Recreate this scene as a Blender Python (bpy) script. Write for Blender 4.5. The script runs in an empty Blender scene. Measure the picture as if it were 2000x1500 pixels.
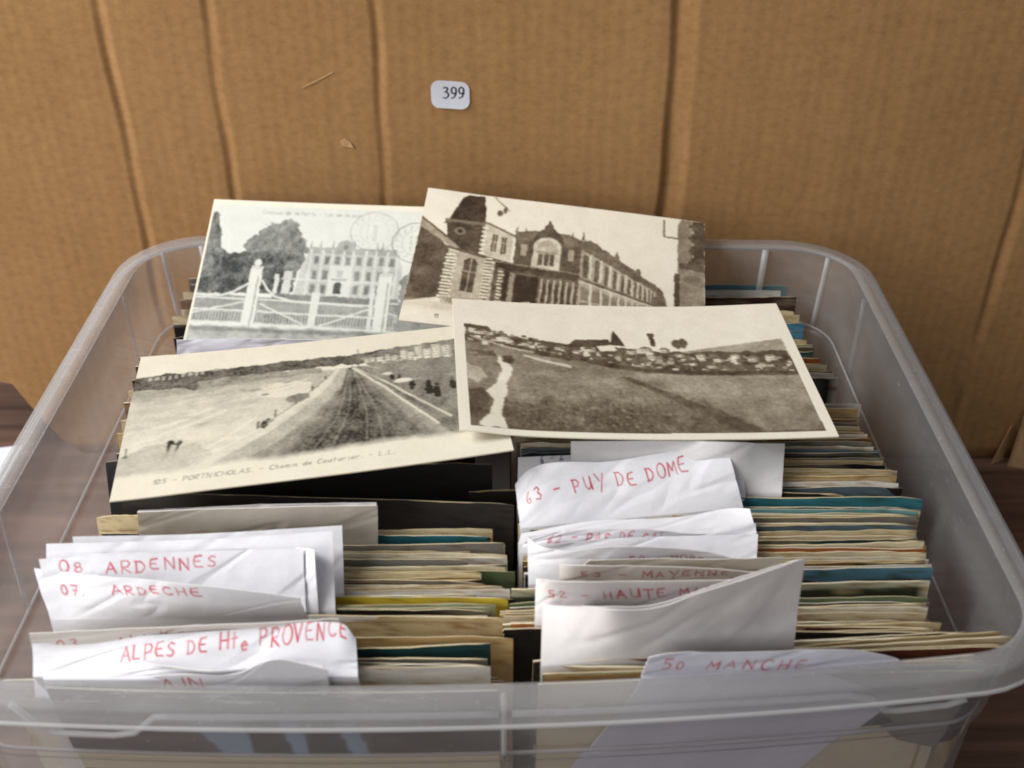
import bpy, math, random
import numpy as np

# ------------------------------------------------------------------ camera, light, exposure
sc = bpy.context.scene
col = sc.collection
CAM_Z, PITCH, FPX = 0.429, math.radians(35.0), 2200.0     # metres, radians, focal length for a 2000 px wide frame
cam_d = bpy.data.cameras.new('camera')
cam = bpy.data.objects.new('camera', cam_d)
col.objects.link(cam)
cam.location = (0, 0, CAM_Z)
cam.rotation_euler = (math.pi / 2 - PITCH, 0, 0)
cam_d.sensor_width = 36.0
cam_d.lens = 36.0 * FPX / 2000.0
cam_d.clip_start, cam_d.clip_end = 0.02, 50
cam_d.dof.use_dof = True
cam_d.dof.focus_distance = 0.46
cam_d.dof.aperture_fstop = 13.0
sc.camera = cam

world = bpy.data.worlds.new('World')
sc.world = world
world.use_nodes = True
bg = world.node_tree.nodes['Background']
bg.inputs['Color'].default_value = (0.93, 0.96, 1.0, 1)
bg.inputs['Strength'].default_value = 0.22

def area(name, loc, target, size, power, colr):
    l = bpy.data.lights.new(name, 'AREA')
    l.shape = 'RECTANGLE'; l.size, l.size_y = size; l.energy = power; l.color = colr
    o = bpy.data.objects.new(name, l)
    col.objects.link(o)
    o.location = loc
    d = np.array(target, float) - np.array(loc, float)
    o.rotation_euler = (math.acos(-d[2] / np.linalg.norm(d)), 0, math.atan2(d[1], d[0]) - math.pi / 2)
    return o
area('window_light', (-0.88, 0.28, 0.92), (0.0, 0.38, 0.14), (0.55, 0.55), 16.5, (1.0, 0.985, 0.955))
area('front_fill_light', (-0.90, -0.50, 0.60), (0.0, 0.38, 0.14), (0.9, 0.8), 7.5, (1.0, 0.97, 0.93))  # added unseen soft fill lamp at the front left

sc.view_settings.view_transform = 'Standard'
sc.view_settings.look = 'None'
sc.view_settings.gamma = 1
sc.view_settings.exposure = 0.12
sc.view_settings.use_curve_mapping = False
sc.render.engine = 'CYCLES'
sc.cycles.transparent_max_bounces = 48
sc.cycles.max_bounces = 12
sc.cycles.use_denoising = True
sc.cycles.filter_width = 1.8

# ------------------------------------------------------------------ helpers
rng = random.Random(11)
nrng = np.random.RandomState(5)
CAM = np.array([0, 0, CAM_Z])
FWD = np.array([0, math.cos(PITCH), -math.sin(PITCH)])
UP = np.array([0, math.sin(PITCH), math.cos(PITCH)])

def ray(x, y):
    return FWD + np.array([1, 0, 0]) * (x - 1000) / FPX - UP * (y - 750) / FPX
def atz(x, y, z):
    """the world point at height z that the photograph shows at pixel x, y"""
    r = ray(x, y); return CAM + r * (z - CAM_Z) / r[2]
def aty(x, y, Y):
    r = ray(x, y); return CAM + r * Y / r[1]

def lin(c):
    c = np.asarray(c, float)
    return np.where(c <= 0.04045, c / 12.92, ((c + 0.055) / 1.055) ** 2.4)
def rgb(r, g, b):
    return lin(np.array([r, g, b]) / 255.0)

def link(name, me, parent=None):
    o = bpy.data.objects.new(name, me)
    col.objects.link(o)
    if parent is not None:
        o.parent = parent
    return o
def tag(o, label=None, cat=None, group=None, kind=None):
    if label: o['label'] = label
    if cat: o['category'] = cat
    if group: o['group'] = group
    if kind: o['kind'] = kind
    return o
def mesh(name, V, Fc, mat, parent=None, smooth=True):
    me = bpy.data.meshes.new(name)
    me.from_pydata([tuple(map(float, v)) for v in V], [], [tuple(map(int, f)) for f in Fc])
    me.materials.append(mat)
    if smooth:
        me.polygons.foreach_set('use_smooth', [True] * len(me.polygons))
    me.update()
    return link(name, me, parent)

def grid_faces(r, c, off, flip=False):
    i = np.arange(r * c).reshape(r, c)
    q = np.stack([i[:-1, :-1], i[1:, :-1], i[1:, 1:], i[:-1, 1:]], -1).reshape(-1, 4)
    if flip: q = q[:, ::-1]
    return q + off

def grid_normals(P):
    du = np.gradient(P, axis=1); dv = np.gradient(P, axis=0)
    n = np.cross(dv, du)
    return n / (np.linalg.norm(n, axis=-1, keepdims=True) + 1e-12)

def sheet(name, P, thick, front, back, edge, mat, parent=None, step=6):
    """A sheet of paper with real thickness. P: rows x cols x 3, row 0 is the top edge, columns run left to right seen
    from the printed side; FRONT: rows x cols x 3 linear colours of the print; BACK, EDGE: one colour each."""
    r, c, _ = P.shape
    n = grid_normals(P)
    ri = np.unique(np.append(np.arange(0, r, step), r - 1)); ci = np.unique(np.append(np.arange(0, c, step), c - 1))
    Pb = (P - n * thick)[np.ix_(ri, ci)]
    ring_i = [(0, j) for j in range(c)] + [(i, c - 1) for i in range(1, r)] + \
             [(r - 1, j) for j in range(c - 2, -1, -1)] + [(i, 0) for i in range(r - 2, 0, -1)]
    ra = np.array([P[i, j] for i, j in ring_i]); rb = np.array([P[i, j] - n[i, j] * thick for i, j in ring_i])
    V = np.concatenate([P.reshape(-1, 3), Pb.reshape(-1, 3), ra, rb])
    nf, nb, k = r * c, len(ri) * len(ci), len(ring_i)
    a = np.arange(k); b = (a + 1) % k
    side = np.stack([a, b, b + k, a + k], -1) + nf + nb
    F = np.concatenate([grid_faces(r, c, 0), grid_faces(len(ri), len(ci), nf, True), side])
    C = np.ones((len(V), 4), np.float32)
    C[:nf, :3] = np.asarray(front).reshape(-1, 3) if np.ndim(front) == 3 else front
    C[nf:nf + nb, :3] = back
    C[nf + nb:, :3] = edge
    me = bpy.data.meshes.new(name)
    me.vertices.add(len(V)); me.vertices.foreach_set('co', V.astype(np.float32).ravel())
    me.loops.add(len(F) * 4); me.loops.foreach_set('vertex_index', F.ravel().astype(np.int32))
    me.polygons.add(len(F))
    me.polygons.foreach_set('loop_start', np.arange(len(F), dtype=np.int32) * 4)
    me.polygons.foreach_set('use_smooth', np.ones(len(F), bool))
    me.update(calc_edges=True)
    at = me.color_attributes.new('print', 'FLOAT_COLOR', 'POINT')
    at.data.foreach_set('color', C.ravel())
    me.materials.append(mat)
    return link(name, me, parent)

# ------------------------------------------------------------------ raster tools for flat print (all in sheet units)
def vnoise(X, Y, seed):
    r = np.random.RandomState(seed).rand(64, 64)
    xi = np.floor(X).astype(int); yi = np.floor(Y).astype(int)
    fx = X - xi; fy = Y - yi
    fx = fx * fx * (3 - 2 * fx); fy = fy * fy * (3 - 2 * fy)
    g = lambda a, b: r[a % 64, b % 64]
    return (g(xi, yi) * (1 - fx) + g(xi + 1, yi) * fx) * (1 - fy) + (g(xi, yi + 1) * (1 - fx) + g(xi + 1, yi + 1) * fx) * fy
def fbm(X, Y, seed, oct=4):
    t = 0; a = .5
    for k in range(oct):
        t = t + a * vnoise(X * 2 ** k + 7.3 * k, Y * 2 ** k + 3.1 * k, seed + k); a *= .5
    return t / (1 - .5 ** oct)
def sstep(d, w):
    return np.clip(.5 - d / w, 0, 1)
def inpoly(X, Y, pts):
    ins = np.zeros(X.shape, bool)
    x1, y1 = pts[-1]
    for x2, y2 in pts:
        if y1 != y2:
            cnd = ((y2 > Y) != (y1 > Y)) & (X < (x1 - x2) * (Y - y2) / (y1 - y2) + x2)
            ins ^= cnd
        x1, y1 = x2, y2
    return ins
def segdist(X, Y, a, b, ax=1.0):
    ax_ = (b[0] - a[0]) * ax; ay_ = b[1] - a[1]
    px = (X - a[0]) * ax; py = Y - a[1]
    t = np.clip((px * ax_ + py * ay_) / (ax_ * ax_ + ay_ * ay_ + 1e-12), 0, 1)
    return np.hypot(px - t * ax_, py - t * ay_)
class Pic:
    """grey tone picture on a grid; x 0..W and y 0..H (y down) in card units"""
    def __init__(s, r, c, W=100., H=64.3):
        s.Y, s.X = np.meshgrid(np.linspace(0, H, r), np.linspace(0, W, c), indexing='ij')
        s.v = np.ones((r, c)); s.px = W / c
        X0_, Y0_ = s.X, s.Y
        s.X = X0_ + (fbm(X0_ * .45, Y0_ * .45, 71) - .5) * .6 + (fbm(X0_ * 1.6, Y0_ * 1.6, 73) - .5) * .2
        s.Y = Y0_ + (fbm(X0_ * .45, Y0_ * .45, 91) - .5) * .6 + (fbm(X0_ * 1.6, Y0_ * 1.6, 93) - .5) * .2
        s.X0, s.Y0 = X0_, Y0_
    def age(s, amp=.12, seed=5, passes=1, lo=.12):
        """tonal mottling of an old collotype print, then the softness of its ink"""
        k = 1 - np.clip((s.v - .75) / .25, 0, 1) * .85
        s.v = s.v + k * ((fbm(s.X0 * .25, s.Y0 * .25, seed) - .5) * amp * 2.4 + (fbm(s.X0 * 2.6, s.Y0 * 2.6, seed + 5) - .5) * amp * 2.0 + (np.random.RandomState(seed).rand(*s.v.shape) - .5) * amp * 1.6)
        for _ in range(passes):
            for ax in (0, 1):
                pv = np.concatenate([np.take(s.v, [0], ax), s.v, np.take(s.v, [-1], ax)], ax); n = s.v.shape[ax]
                s.v = .25 * np.take(pv, range(0, n), ax) + .5 * np.take(pv, range(1, n + 1), ax) + .25 * np.take(pv, range(2, n + 2), ax)
        s.v = np.where(s.v < .9, (s.v - lo) / (.9 - lo) * .9, s.v)
        s.X, s.Y = s.X0, s.Y0
    def mix(s, m, t): s.v = s.v * (1 - m) + t * m
    def poly(s, pts, t, a=1.0, jit=0, seed=1, fr=.5):
        X, Y = s.X, s.Y
        if jit:
            X = X + (fbm(s.X * fr, s.Y * fr, seed) - .5) * 2 * jit; Y = Y + (fbm(s.X * fr, s.Y * fr, seed + 9) - .5) * 2 * jit
        s.mix(inpoly(X, Y, pts) * a, t)
    def line(s, pts, w, t, a=1.0):
        for p, q in zip(pts[:-1], pts[1:]):
            s.mix(sstep(segdist(s.X, s.Y, p, q) - w / 2, s.px * 1.2) * a, t)
    def ell(s, cx, cy, rx, ry, t, a=1.0, jit=0, seed=3, fr=.5):
        d = np.hypot((s.X - cx) / rx, (s.Y - cy) / ry)
        if jit: d = d + (fbm(s.X * fr, s.Y * fr, seed) - .5) * 2 * jit
        s.mix(np.clip((1 - d) * min(rx, ry) / s.px / 1.2 + .5, 0, 1) * a, t)
    def ring(s, cx, cy, rx, ry, w, t, a=1.0):
        d = (np.hypot((s.X - cx) / rx, (s.Y - cy) / ry) - 1) * min(rx, ry)
        s.mix(sstep(np.abs(d) - w / 2, s.px * 1.5) * a, t)
    def box(s, x0, y0, x1, y1, t, a=1.0): s.poly([(x0, y0), (x1, y0), (x1, y1), (x0, y1)], t, a)
    def text(s, txt, x, y, h, t, w=.25, adv=.8, slant=0, dx=1., dy=0., a=1.0):
        for pl in layout(txt, h, adv, slant):
            s.line([(x + p[0] * dx, y - p[1] + p[0] * dy) for p in pl], w, t, a)
    def tone(s, dark, light, mid=None):
        v = np.clip(s.v, 0, 1)[..., None]
        return lin(np.array(dark) / 255.) * (1 - v) + lin(np.array(light) / 255.) * v if mid is None else \
            lin((np.array(dark) * (1 - v) + np.array(light) * v + (v * (1 - v) * 4) * np.array(mid)) / 255.)

def arc(cx, cy, rx, ry, a0, a1, n=9):
    return [(cx + rx * math.cos(math.radians(a0 + (a1 - a0) * k / n)), cy + ry * math.sin(math.radians(a0 + (a1 - a0) * k / n))) for k in range(n + 1)]
GLYPH = {
 'A': [[(0, 0), (.42, 1), (.85, 0)], [(.15, .38), (.7, .38)]], 'B': [[(.1, 0), (.1, 1), (.6, .9), (.6, .6), (.1, .5), (.7, .4), (.7, .1), (.1, 0)]],
 'C': [arc(.5, .5, .45, .5, 50, 310)], 'D': [[(.1, 0), (.1, 1)], [(0, 1), (.5, .95), (.8, .6), (.75, .3), (.5, .05), (0, 0)]],
 'E': [[(.75, 1), (.2, .95), (.05, .6), (.05, .3), (.2, .03), (.8, 0)], [(.05, .52), (.6, .52)]], 'F': [[(.75, 1), (.1, 1), (.1, 0)], [(.1, .5), (.6, .5)]],
 'H': [[(.1, 0), (.1, 1)], [(.8, 0), (.8, 1)], [(.1, .5), (.8, .5)]], 'I': [[(.4, 0), (.4, 1)]], 'L': [[(.1, 1), (.1, 0), (.7, 0)]],
 'M': [[(.02, 0), (.12, 1), (.48, .35), (.84, 1), (.95, 0)]], 'N': [[(.08, 0), (.08, 1), (.8, 0), (.8, 1)]], 'O': [arc(.45, .5, .42, .5, 90, 450, 12)],
 'P': [[(.1, 0), (.1, 1)], [(0, 1), (.55, 1), (.75, .8), (.6, .5), (.1, .42)]], 'R': [[(.1, 0), (.1, 1), (.55, 1), (.72, .78), (.55, .5), (.1, .48), (.75, 0)]],
 'S': [[(.75, .9), (.4, 1), (.12, .8), (.3, .55), (.65, .4), (.7, .15), (.4, 0), (.05, .1)]], 'T': [[(0, 1), (.85, 1)], [(.42, 1), (.42, 0)]],
 'U': [[(.08, 1), (.1, .25), (.4, 0), (.7, .2), (.78, 1), (.8, 0)]], 'V': [[(0, 1), (.4, 0), (.8, 1)]], 'Y': [[(.05, 1), (.4, .5)], [(.85, 1), (.3, -.25)]],
 '0': [arc(.4, .5, .32, .5, 90, 450, 12)], '1': [[(.15, .7), (.45, 1), (.45, 0)]], '2': [[(.1, .8), (.35, 1), (.65, .8), (.5, .5), (.05, 0), (.75, .03)]],
 '3': [[(.1, .9), (.45, 1), (.65, .78), (.4, .55), (.7, .3), (.5, .02), (.05, .1)]], '4': [[(.6, 0), (.6, 1), (.05, .35), (.8, .35)]],
 '5': [[(.75, 1), (.2, 1), (.15, .6), (.5, .62), (.7, .35), (.5, .02), (.05, .08)]], '6': [[(.6, 1), (.2, .6), (.08, .3), (.3, 0), (.6, .12), (.55, .42), (.12, .35)]],
 '7': [[(.05, 1), (.75, 1), (.35, 0)], [(.2, .5), (.65, .5)]], '8': [arc(.4, .75, .25, .25, 90, 450, 10), arc(.4, .25, .32, .25, 90, 450, 10)],
 '9': [[(.7, .7), (.4, .5), (.1, .7), (.35, 1), (.65, .9), (.7, .6), (.4, 0)]], '-': [[(.1, .45), (.7, .48)]], '.': [[(.2, 0), (.28, .03)]], ' ': [],
 'a': [arc(.35, .3, .3, .3, 90, 450, 8), [(.65, .6), (.68, 0)]], 'c': [arc(.4, .3, .33, .3, 60, 300, 6)], 'd': [arc(.35, .3, .3, .3, 90, 450, 8), [(.68, 1), (.66, 0)]],
 'e': [[(.08, .3), (.65, .34), (.4, .6), (.1, .4), (.2, .05), (.6, .08)]], 'h': [[(.1, 1), (.1, 0)], [(.1, .4), (.45, .6), (.6, 0)]], 'i': [[(.25, .6), (.25, 0)]],
 'l': [[(.25, 1), (.25, 0)]], 'm': [[(.05, 0), (.05, .6)], [(.05, .4), (.3, .6), (.4, 0)], [(.4, .4), (.65, .6), (.75, 0)]], 'n': [[(.1, 0), (.1, .6)], [(.1, .4), (.45, .6), (.6, 0)]],
 'o': [arc(.35, .3, .3, .3, 90, 450, 8)], 'r': [[(.1, 0), (.1, .6)], [(.1, .4), (.5, .58)]], 't': [[(.3, .95), (.3, 0)], [(.05, .6), (.6, .62)]], 'u': [[(.08, .6), (.15, .05), (.5, .05), (.6, .6), (.62, 0)]],
 's': [[(.55, .55), (.2, .55), (.2, .33), (.5, .25), (.45, 0), (.05, .03)]], 'v': [[(0, .6), (.3, 0), (.6, .6)]],
}
def layout(txt, h, adv=.8, slant=0, wob=0, seed=1):
    r = random.Random(seed); out = []; x = 0
    for ch in txt:
        j = r.uniform(-1, 1) * wob; sc_ = 1 + r.uniform(-1, 1) * wob
        for pl in GLYPH.get(ch, []):
            out.append([((x + (p[0] * .78 + slant * p[1]) * h * sc_), (p[1] * sc_ + j) * h) for p in pl])
        x += h * (adv if ch != ' ' else adv * .75) * (.6 if ch in 'iIl.1' else .85 if ch.islower() else 1)
    return out

# ------------------------------------------------------------------ materials
def new_mat(name):
    m = bpy.data.materials.new(name); m.use_nodes = True
    nt = m.node_tree
    for n in list(nt.nodes):
        if n.type != 'OUTPUT_MATERIAL': nt.nodes.remove(n)
    out = [n for n in nt.nodes if n.type == 'OUTPUT_MATERIAL'][0]
    return m, nt, out
def node(nt, t, **kw):
    n = nt.nodes.new(t)
    for k, v in kw.items():
        if k.startswith('i_'):
            n.inputs[k[2:].replace('_', ' ')].default_value = v
        else: setattr(n, k, v)
    return n
def ramp(nt, fac, stops):
    r = nt.nodes.new('ShaderNodeValToRGB')
    e = r.color_ramp.elements
    while len(e) < len(stops): e.new(.5)
    for k, (p, c) in enumerate(stops):
        e[k].position = p; e[k].color = (c[0], c[1], c[2], 1)
    nt.links.new(fac, r.inputs['Fac'])
    return r.outputs['Color']
def noise(nt, scale, detail=4, rough=.55, vec_scale=None, loc=(0, 0, 0)):
    tc = nt.nodes.new('ShaderNodeTexCoord')
    n = node(nt, 'ShaderNodeTexNoise', i_Scale=scale, i_Detail=detail, i_Roughness=rough)
    if vec_scale:
        mp = nt.nodes.new('ShaderNodeMapping'); mp.inputs['Scale'].default_value = vec_scale; mp.inputs['Location'].default_value = loc
        nt.links.new(tc.outputs['Object'], mp.inputs['Vector']); nt.links.new(mp.outputs['Vector'], n.inputs['Vector'])
    else:
        nt.links.new(tc.outputs['Object'], n.inputs['Vector'])
    return n.outputs['Fac']
def mixc(nt, blend, fac, a, b):
    n = nt.nodes.new('ShaderNodeMix'); n.data_type = 'RGBA'; n.blend_type = blend
    n.inputs['Factor'].default_value = fac
    nt.links.new(a, n.inputs['A']); nt.links.new(b, n.inputs['B'])
    return n.outputs['Result']
def bump(nt, h, strength, dist):
    b = node(nt, 'ShaderNodeBump', i_Strength=strength, i_Distance=dist)
    nt.links.new(h, b.inputs['Height'])
    return b.outputs['Normal']

def print_mat(name, rough, spec, transl, grain=.10):
    m, nt, out = new_mat(name)
    at = node(nt, 'ShaderNodeAttribute', attribute_name='print')
    g = ramp(nt, noise(nt, 900, 3), [(.3, (1 - grain,) * 3), (.7, (1, 1, 1))])
    g2 = ramp(nt, noise(nt, 60, 4), [(.3, (1 - grain * .7, 1 - grain * .8, 1 - grain)), (.65, (1, 1, 1))])
    c = mixc(nt, 'MULTIPLY', 1, mixc(nt, 'MULTIPLY', 1, at.outputs['Color'], g), g2)
    p = node(nt, 'ShaderNodeBsdfPrincipled', i_Roughness=rough)
    p.inputs['Specular IOR Level'].default_value = spec
    nt.links.new(c, p.inputs['Base Color'])
    nt.links.new(bump(nt, noise(nt, 500, 3), .25, .0003), p.inputs['Normal'])
    sh = p.outputs[0]
    if transl:
        t = nt.nodes.new('ShaderNodeBsdfTranslucent'); nt.links.new(c, t.inputs['Color'])
        mx = node(nt, 'ShaderNodeMixShader'); mx.inputs[0].default_value = transl
        nt.links.new(sh, mx.inputs[1]); nt.links.new(t.outputs[0], mx.inputs[2]); sh = mx.outputs[0]
    nt.links.new(sh, out.inputs['Surface'])
    return m
M_CARD = print_mat('printed_card', .55, .35, 0)
M_PHOTO = print_mat('photo_card', .42, .4, 0, .05)
M_PAPER = print_mat('white_paper', .8, .15, .16, .04)

def plastic(name, h0, h1, rough):
    m, nt, out = new_mat(name)
    tr = node(nt, 'ShaderNodeBsdfTransparent'); tr.inputs['Color'].default_value = (.93, .93, .945, 1)
    df = node(nt, 'ShaderNodeBsdfDiffuse'); df.inputs['Color'].default_value = (.80, .805, .81, 1)
    tl = node(nt, 'ShaderNodeBsdfTranslucent'); tl.inputs['Color'].default_value = (.80, .805, .81, 1)
    mx1 = node(nt, 'ShaderNodeMixShader'); mx1.inputs[0].default_value = .5
    nt.links.new(df.outputs[0], mx1.inputs[1]); nt.links.new(tl.outputs[0], mx1.inputs[2])
    # slight unevenness of the moulded plastic, scuffs
    sc1 = noise(nt, 25, 5, .6, (1, 1, 3)); mr = node(nt, 'ShaderNodeMapRange')
    mr.inputs['From Min'].default_value = .3; mr.inputs['From Max'].default_value = .75
    mr.inputs['To Min'].default_value = h0; mr.inputs['To Max'].default_value = h1
    nt.links.new(sc1, mr.inputs['Value'])
    scr = ramp(nt, noise(nt, 1, 5, .7, (30, 160, 420), (2, 5, 1)), [(.60, (0, 0, 0)), (.66, (.10, .10, .10)), (.72, (.02, .02, .02))])
    dst = ramp(nt, noise(nt, 420, 2, .6), [(.70, (0, 0, 0)), (.78, (.22, .22, .22))])
    a1 = node(nt, 'ShaderNodeMath', operation='ADD'); nt.links.new(mr.outputs[0], a1.inputs[0]); nt.links.new(scr, a1.inputs[1])
    a2 = node(nt, 'ShaderNodeMath', operation='ADD'); nt.links.new(a1.outputs[0], a2.inputs[0]); nt.links.new(dst, a2.inputs[1])
    mx2 = node(nt, 'ShaderNodeMixShader')
    nt.links.new(a2.outputs[0], mx2.inputs[0]); nt.links.new(tr.outputs[0], mx2.inputs[1]); nt.links.new(mx1.outputs[0], mx2.inputs[2])
    gl = node(nt, 'ShaderNodeBsdfGlossy', i_Roughness=rough)
    fr = node(nt, 'ShaderNodeFresnel', i_IOR=1.30)
    nrm = bump(nt, noise(nt, 60, 3), .12, .0005)
    nt.links.new(nrm, gl.inputs['Normal']); nt.links.new(nrm, fr.inputs['Normal'])
    mx3 = node(nt, 'ShaderNodeMixShader')
    ge = node(nt, 'ShaderNodeNewGeometry'); iv = node(nt, 'ShaderNodeMath', operation='SUBTRACT'); iv.inputs[0].default_value = 1
    nt.links.new(ge.outputs['Backfacing'], iv.inputs[1])
    ml = node(nt, 'ShaderNodeMath', operation='MULTIPLY'); nt.links.new(fr.outputs[0], ml.inputs[0]); nt.links.new(iv.outputs[0], ml.inputs[1])
    nt.links.new(ml.outputs[0], mx3.inputs[0]); nt.links.new(mx2.outputs[0], mx3.inputs[1]); nt.links.new(gl.outputs[0], mx3.inputs[2])
    nt.links.new(mx3.outputs[0], out.inputs['Surface'])
    return m
M_PLASTIC = plastic('frosted_plastic', .11, .18, .22)
M_EDGE_HIGHLIGHT = plastic('frosted_plastic_edge_highlight', .50, .62, .22)  # extra white haze stands in for highlights along edges and ribs
M_RIM = plastic('thick_frosted_plastic', .19, .29, .22)

def kraft():
    m, nt, out = new_mat('kraft_cardboard')
    flute = noise(nt, 1, 2, .5, (140, 20, 6))
    blot = noise(nt, 9, 5, .6)
    fib = noise(nt, 1, 5, .75, (210, 300, 330))
    c1 = ramp(nt, blot, [(.3, (.335, .184, .075)), (.7, (.382, .216, .093))])
    c2 = ramp(nt, flute, [(.3, (.955, .95, .945)), (.7, (1.03, 1.03, 1.03))])
    c3 = ramp(nt, fib, [(.28, (.80, .785, .76)), (.5, (.99, .99, .99)), (.72, (1.12, 1.12, 1.11))])
    tcw = nt.nodes.new('ShaderNodeTexCoord')
    wv_ = node(nt, 'ShaderNodeTexWave', i_Scale=48.0, i_Distortion=.6, i_Detail=2.0); wv_.inputs['Detail Scale'].default_value = 2.0
    nt.links.new(tcw.outputs['Object'], wv_.inputs['Vector'])
    c4 = ramp(nt, wv_.outputs['Fac'], [(.0, (.955, .95, .945)), (1.0, (1.02, 1.02, 1.02))])
    c = mixc(nt, 'MULTIPLY', 1, mixc(nt, 'MULTIPLY', 1, mixc(nt, 'MULTIPLY', 1, c1, c2), c3), c4)
    p = node(nt, 'ShaderNodeBsdfPrincipled', i_Roughness=.85)
    p.inputs['Specular IOR Level'].default_value = .15
    nt.links.new(c, p.inputs['Base Color'])
    ad = node(nt, 'ShaderNodeMath', operation='ADD'); nt.links.new(flute, ad.inputs[0]); nt.links.new(fib, ad.inputs[1])
    nt.links.new(bump(nt, ad.outputs[0], .22, .0005), p.inputs['Normal'])
    nt.links.new(p.outputs[0], out.inputs['Surface'])
    return m
M_KRAFT = kraft()
def torn():
    m, nt, out = new_mat('torn_kraft_paper')
    c = ramp(nt, noise(nt, 300, 4), [(.3, (.40, .23, .10)), (.7, (.50, .32, .16))])
    p = node(nt, 'ShaderNodeBsdfPrincipled', i_Roughness=.9)
    nt.links.new(c, p.inputs['Base Color']); nt.links.new(p.outputs[0], out.inputs['Surface'])
    return m
M_TORN = torn()
def wood():
    m, nt, out = new_mat('dark_wood')
    g = noise(nt, 1, 6, .65, (5, 110, 20)); g2 = noise(nt, 1, 4, .6, (2, 28, 5), (3, 1, 0))
    c1 = ramp(nt, g, [(.3, (.075, .042, .030)), (.55, (.15, .088, .064)), (.75, (.22, .132, .095))])
    c2 = ramp(nt, g2, [(.35, (.55, .52, .5)), (.65, (1.15, 1.1, 1.1))])
    p = node(nt, 'ShaderNodeBsdfPrincipled', i_Roughness=.5)
    p.inputs['Specular IOR Level'].default_value = .3
    nt.links.new(mixc(nt, 'MULTIPLY', 1, c1, c2), p.inputs['Base Color'])
    nt.links.new(bump(nt, g, .3, .0006), p.inputs['Normal'])
    nt.links.new(p.outputs[0], out.inputs['Surface'])
    return m
M_WOOD = wood()

# ------------------------------------------------------------------ setting: table
X0, X1, Y0, Y1 = -1.1, 1.1, -.5, 1.5
tv = [(X0, Y0, -.03), (X1, Y0, -.03), (X1, Y1, -.03), (X0, Y1, -.03), (X0, Y0, 0), (X1, Y0, 0), (X1, Y1, 0), (X0, Y1, 0)]
tf = [(3, 2, 1, 0), (4, 5, 6, 7), (0, 1, 5, 4), (1, 2, 6, 5), (2, 3, 7, 6), (3, 0, 4, 7)]
tag(mesh('table_top', tv, tf, M_WOOD, None, False), 'dark reddish brown wooden table top under the plastic box', kind='structure')

# ------------------------------------------------------------------ cardboard sheet behind the box
WALL_Y = .537
CREASE = [(-.1955, .0017, .0042, .0), (-.1445, .0016, .0040, .02), (-.0655, .0015, .0036, -.03), (.0795, .0036, .0105, .05), (.262, .0014, .0060, 0)]
def wall_depth(x, z):
    d = .0012 * np.sin(x * 9 + 1) + .001 * np.sin(x * 23 + z * 5)
    for k, (x0, a, s, sl) in enumerate(CREASE):
        xc = x0 + .0006 * np.sin(z * 40 + k * 2) + .0005 * np.sin(z * 97 + k) + sl * .02 * (z - .25)
        t = x - xc
        rw = np.clip(1 - t / s, 0, 1) ** 1.25; lw = np.clip(1 + t / (.0030 + a * .35), 0, 1)
        d = d + a * (.66 + .2 * np.sin(z * 60 + k * 3)) * np.where(t > 0, rw, lw * lw * (3 - 2 * lw))
    return d
nx, nz = 1000, 60
zz = np.linspace(0.0008, .50, nz); 
Pw = np.zeros((nz, nx, 3))
for i, z in enumerate(zz[::-1]):
    xl = -.42 if z > .085 else -.2665 - .026 * min(1, max(0, (z - .004) / .05)) ** .8 - max(0, z - .054) * 4.1
    if z < .006: xl += .006 * (1 - z / .006)
    xs = np.linspace(xl, .46, nx)
    Pw[i, :, 0] = xs; Pw[i, :, 2] = z
    Pw[i, :, 1] = WALL_Y + wall_depth(xs, z) - .010 * (xs / .3) * .3
wv = Pw.reshape(-1, 3); wn = grid_normals(Pw).reshape(-1, 3)
n0 = nx * nz
ringi = [j for j in range(nx)] + [i * nx + nx - 1 for i in range(1, nz)] + [(nz - 1) * nx + j for j in range(nx - 2, -1, -1)] + [i * nx for i in range(nz - 2, 0, -1)]
wf = np.concatenate([grid_faces(nz, nx, 0), grid_faces(nz, nx, n0, True),
                     np.array([(ringi[k], ringi[(k + 1) % len(ringi)], ringi[(k + 1) % len(ringi)] + n0, ringi[k] + n0) for k in range(len(ringi))])])
board = bpy.data.objects.new('cardboard_sheet', None); col.objects.link(board); board.location = (0, WALL_Y, 0)
tag(board, 'creased brown corrugated cardboard sheet standing upright behind the plastic box', 'cardboard')
def under(o, parent):
    o.parent = parent; o.matrix_parent_inverse.identity()
    o.location = tuple(-np.array(parent.location)); return o
wall = under(mesh('panel', np.concatenate([wv, wv + np.array([0, .004, 0])]), wf, M_KRAFT), board)

def wall_pt(px, py, off):
    p = aty(px, py, WALL_Y)
    p[1] = WALL_Y + float(wall_depth(p[0], p[2])) - .010 * p[0] - off
    return p
def patch(name, pts, off, thick, parent, mat):
    """small flat piece lying on the cardboard, outline given as picture points"""
    a = [wall_pt(x, y, o if o is not None else off) for x, y, o in pts]
    b = [p + np.array([0, thick, 0]) for p in a]
    n = len(a); f = [tuple(range(n - 1, -1, -1)), tuple(range(n, 2 * n))] + [(i, (i + 1) % n, (i + 1) % n + n, i + n) for i in range(n)]
    return under(mesh(name, a + b, f, mat, None, False), parent)
patch('scratch', [(590, 171, None), (612, 159, None), (650, 141, None), (651, 142.5, None), (614, 161.5, None), (592, 172, None)], .0004, .0003, board, M_TORN)
patch('torn_spot', [(664, 276, None), (674, 271, None), (684, 277, None), (691, 288, .001), (680, 287, None), (668, 285, None)], .0005, .0004, board, M_TORN)
patch('torn_flap', [(1972, 822, .001), (1948, 853, .0045), (1924, 893, .006), (1952, 894, .002), (1960, 860, .001)], .001, .0006, board, M_TORN)
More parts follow.
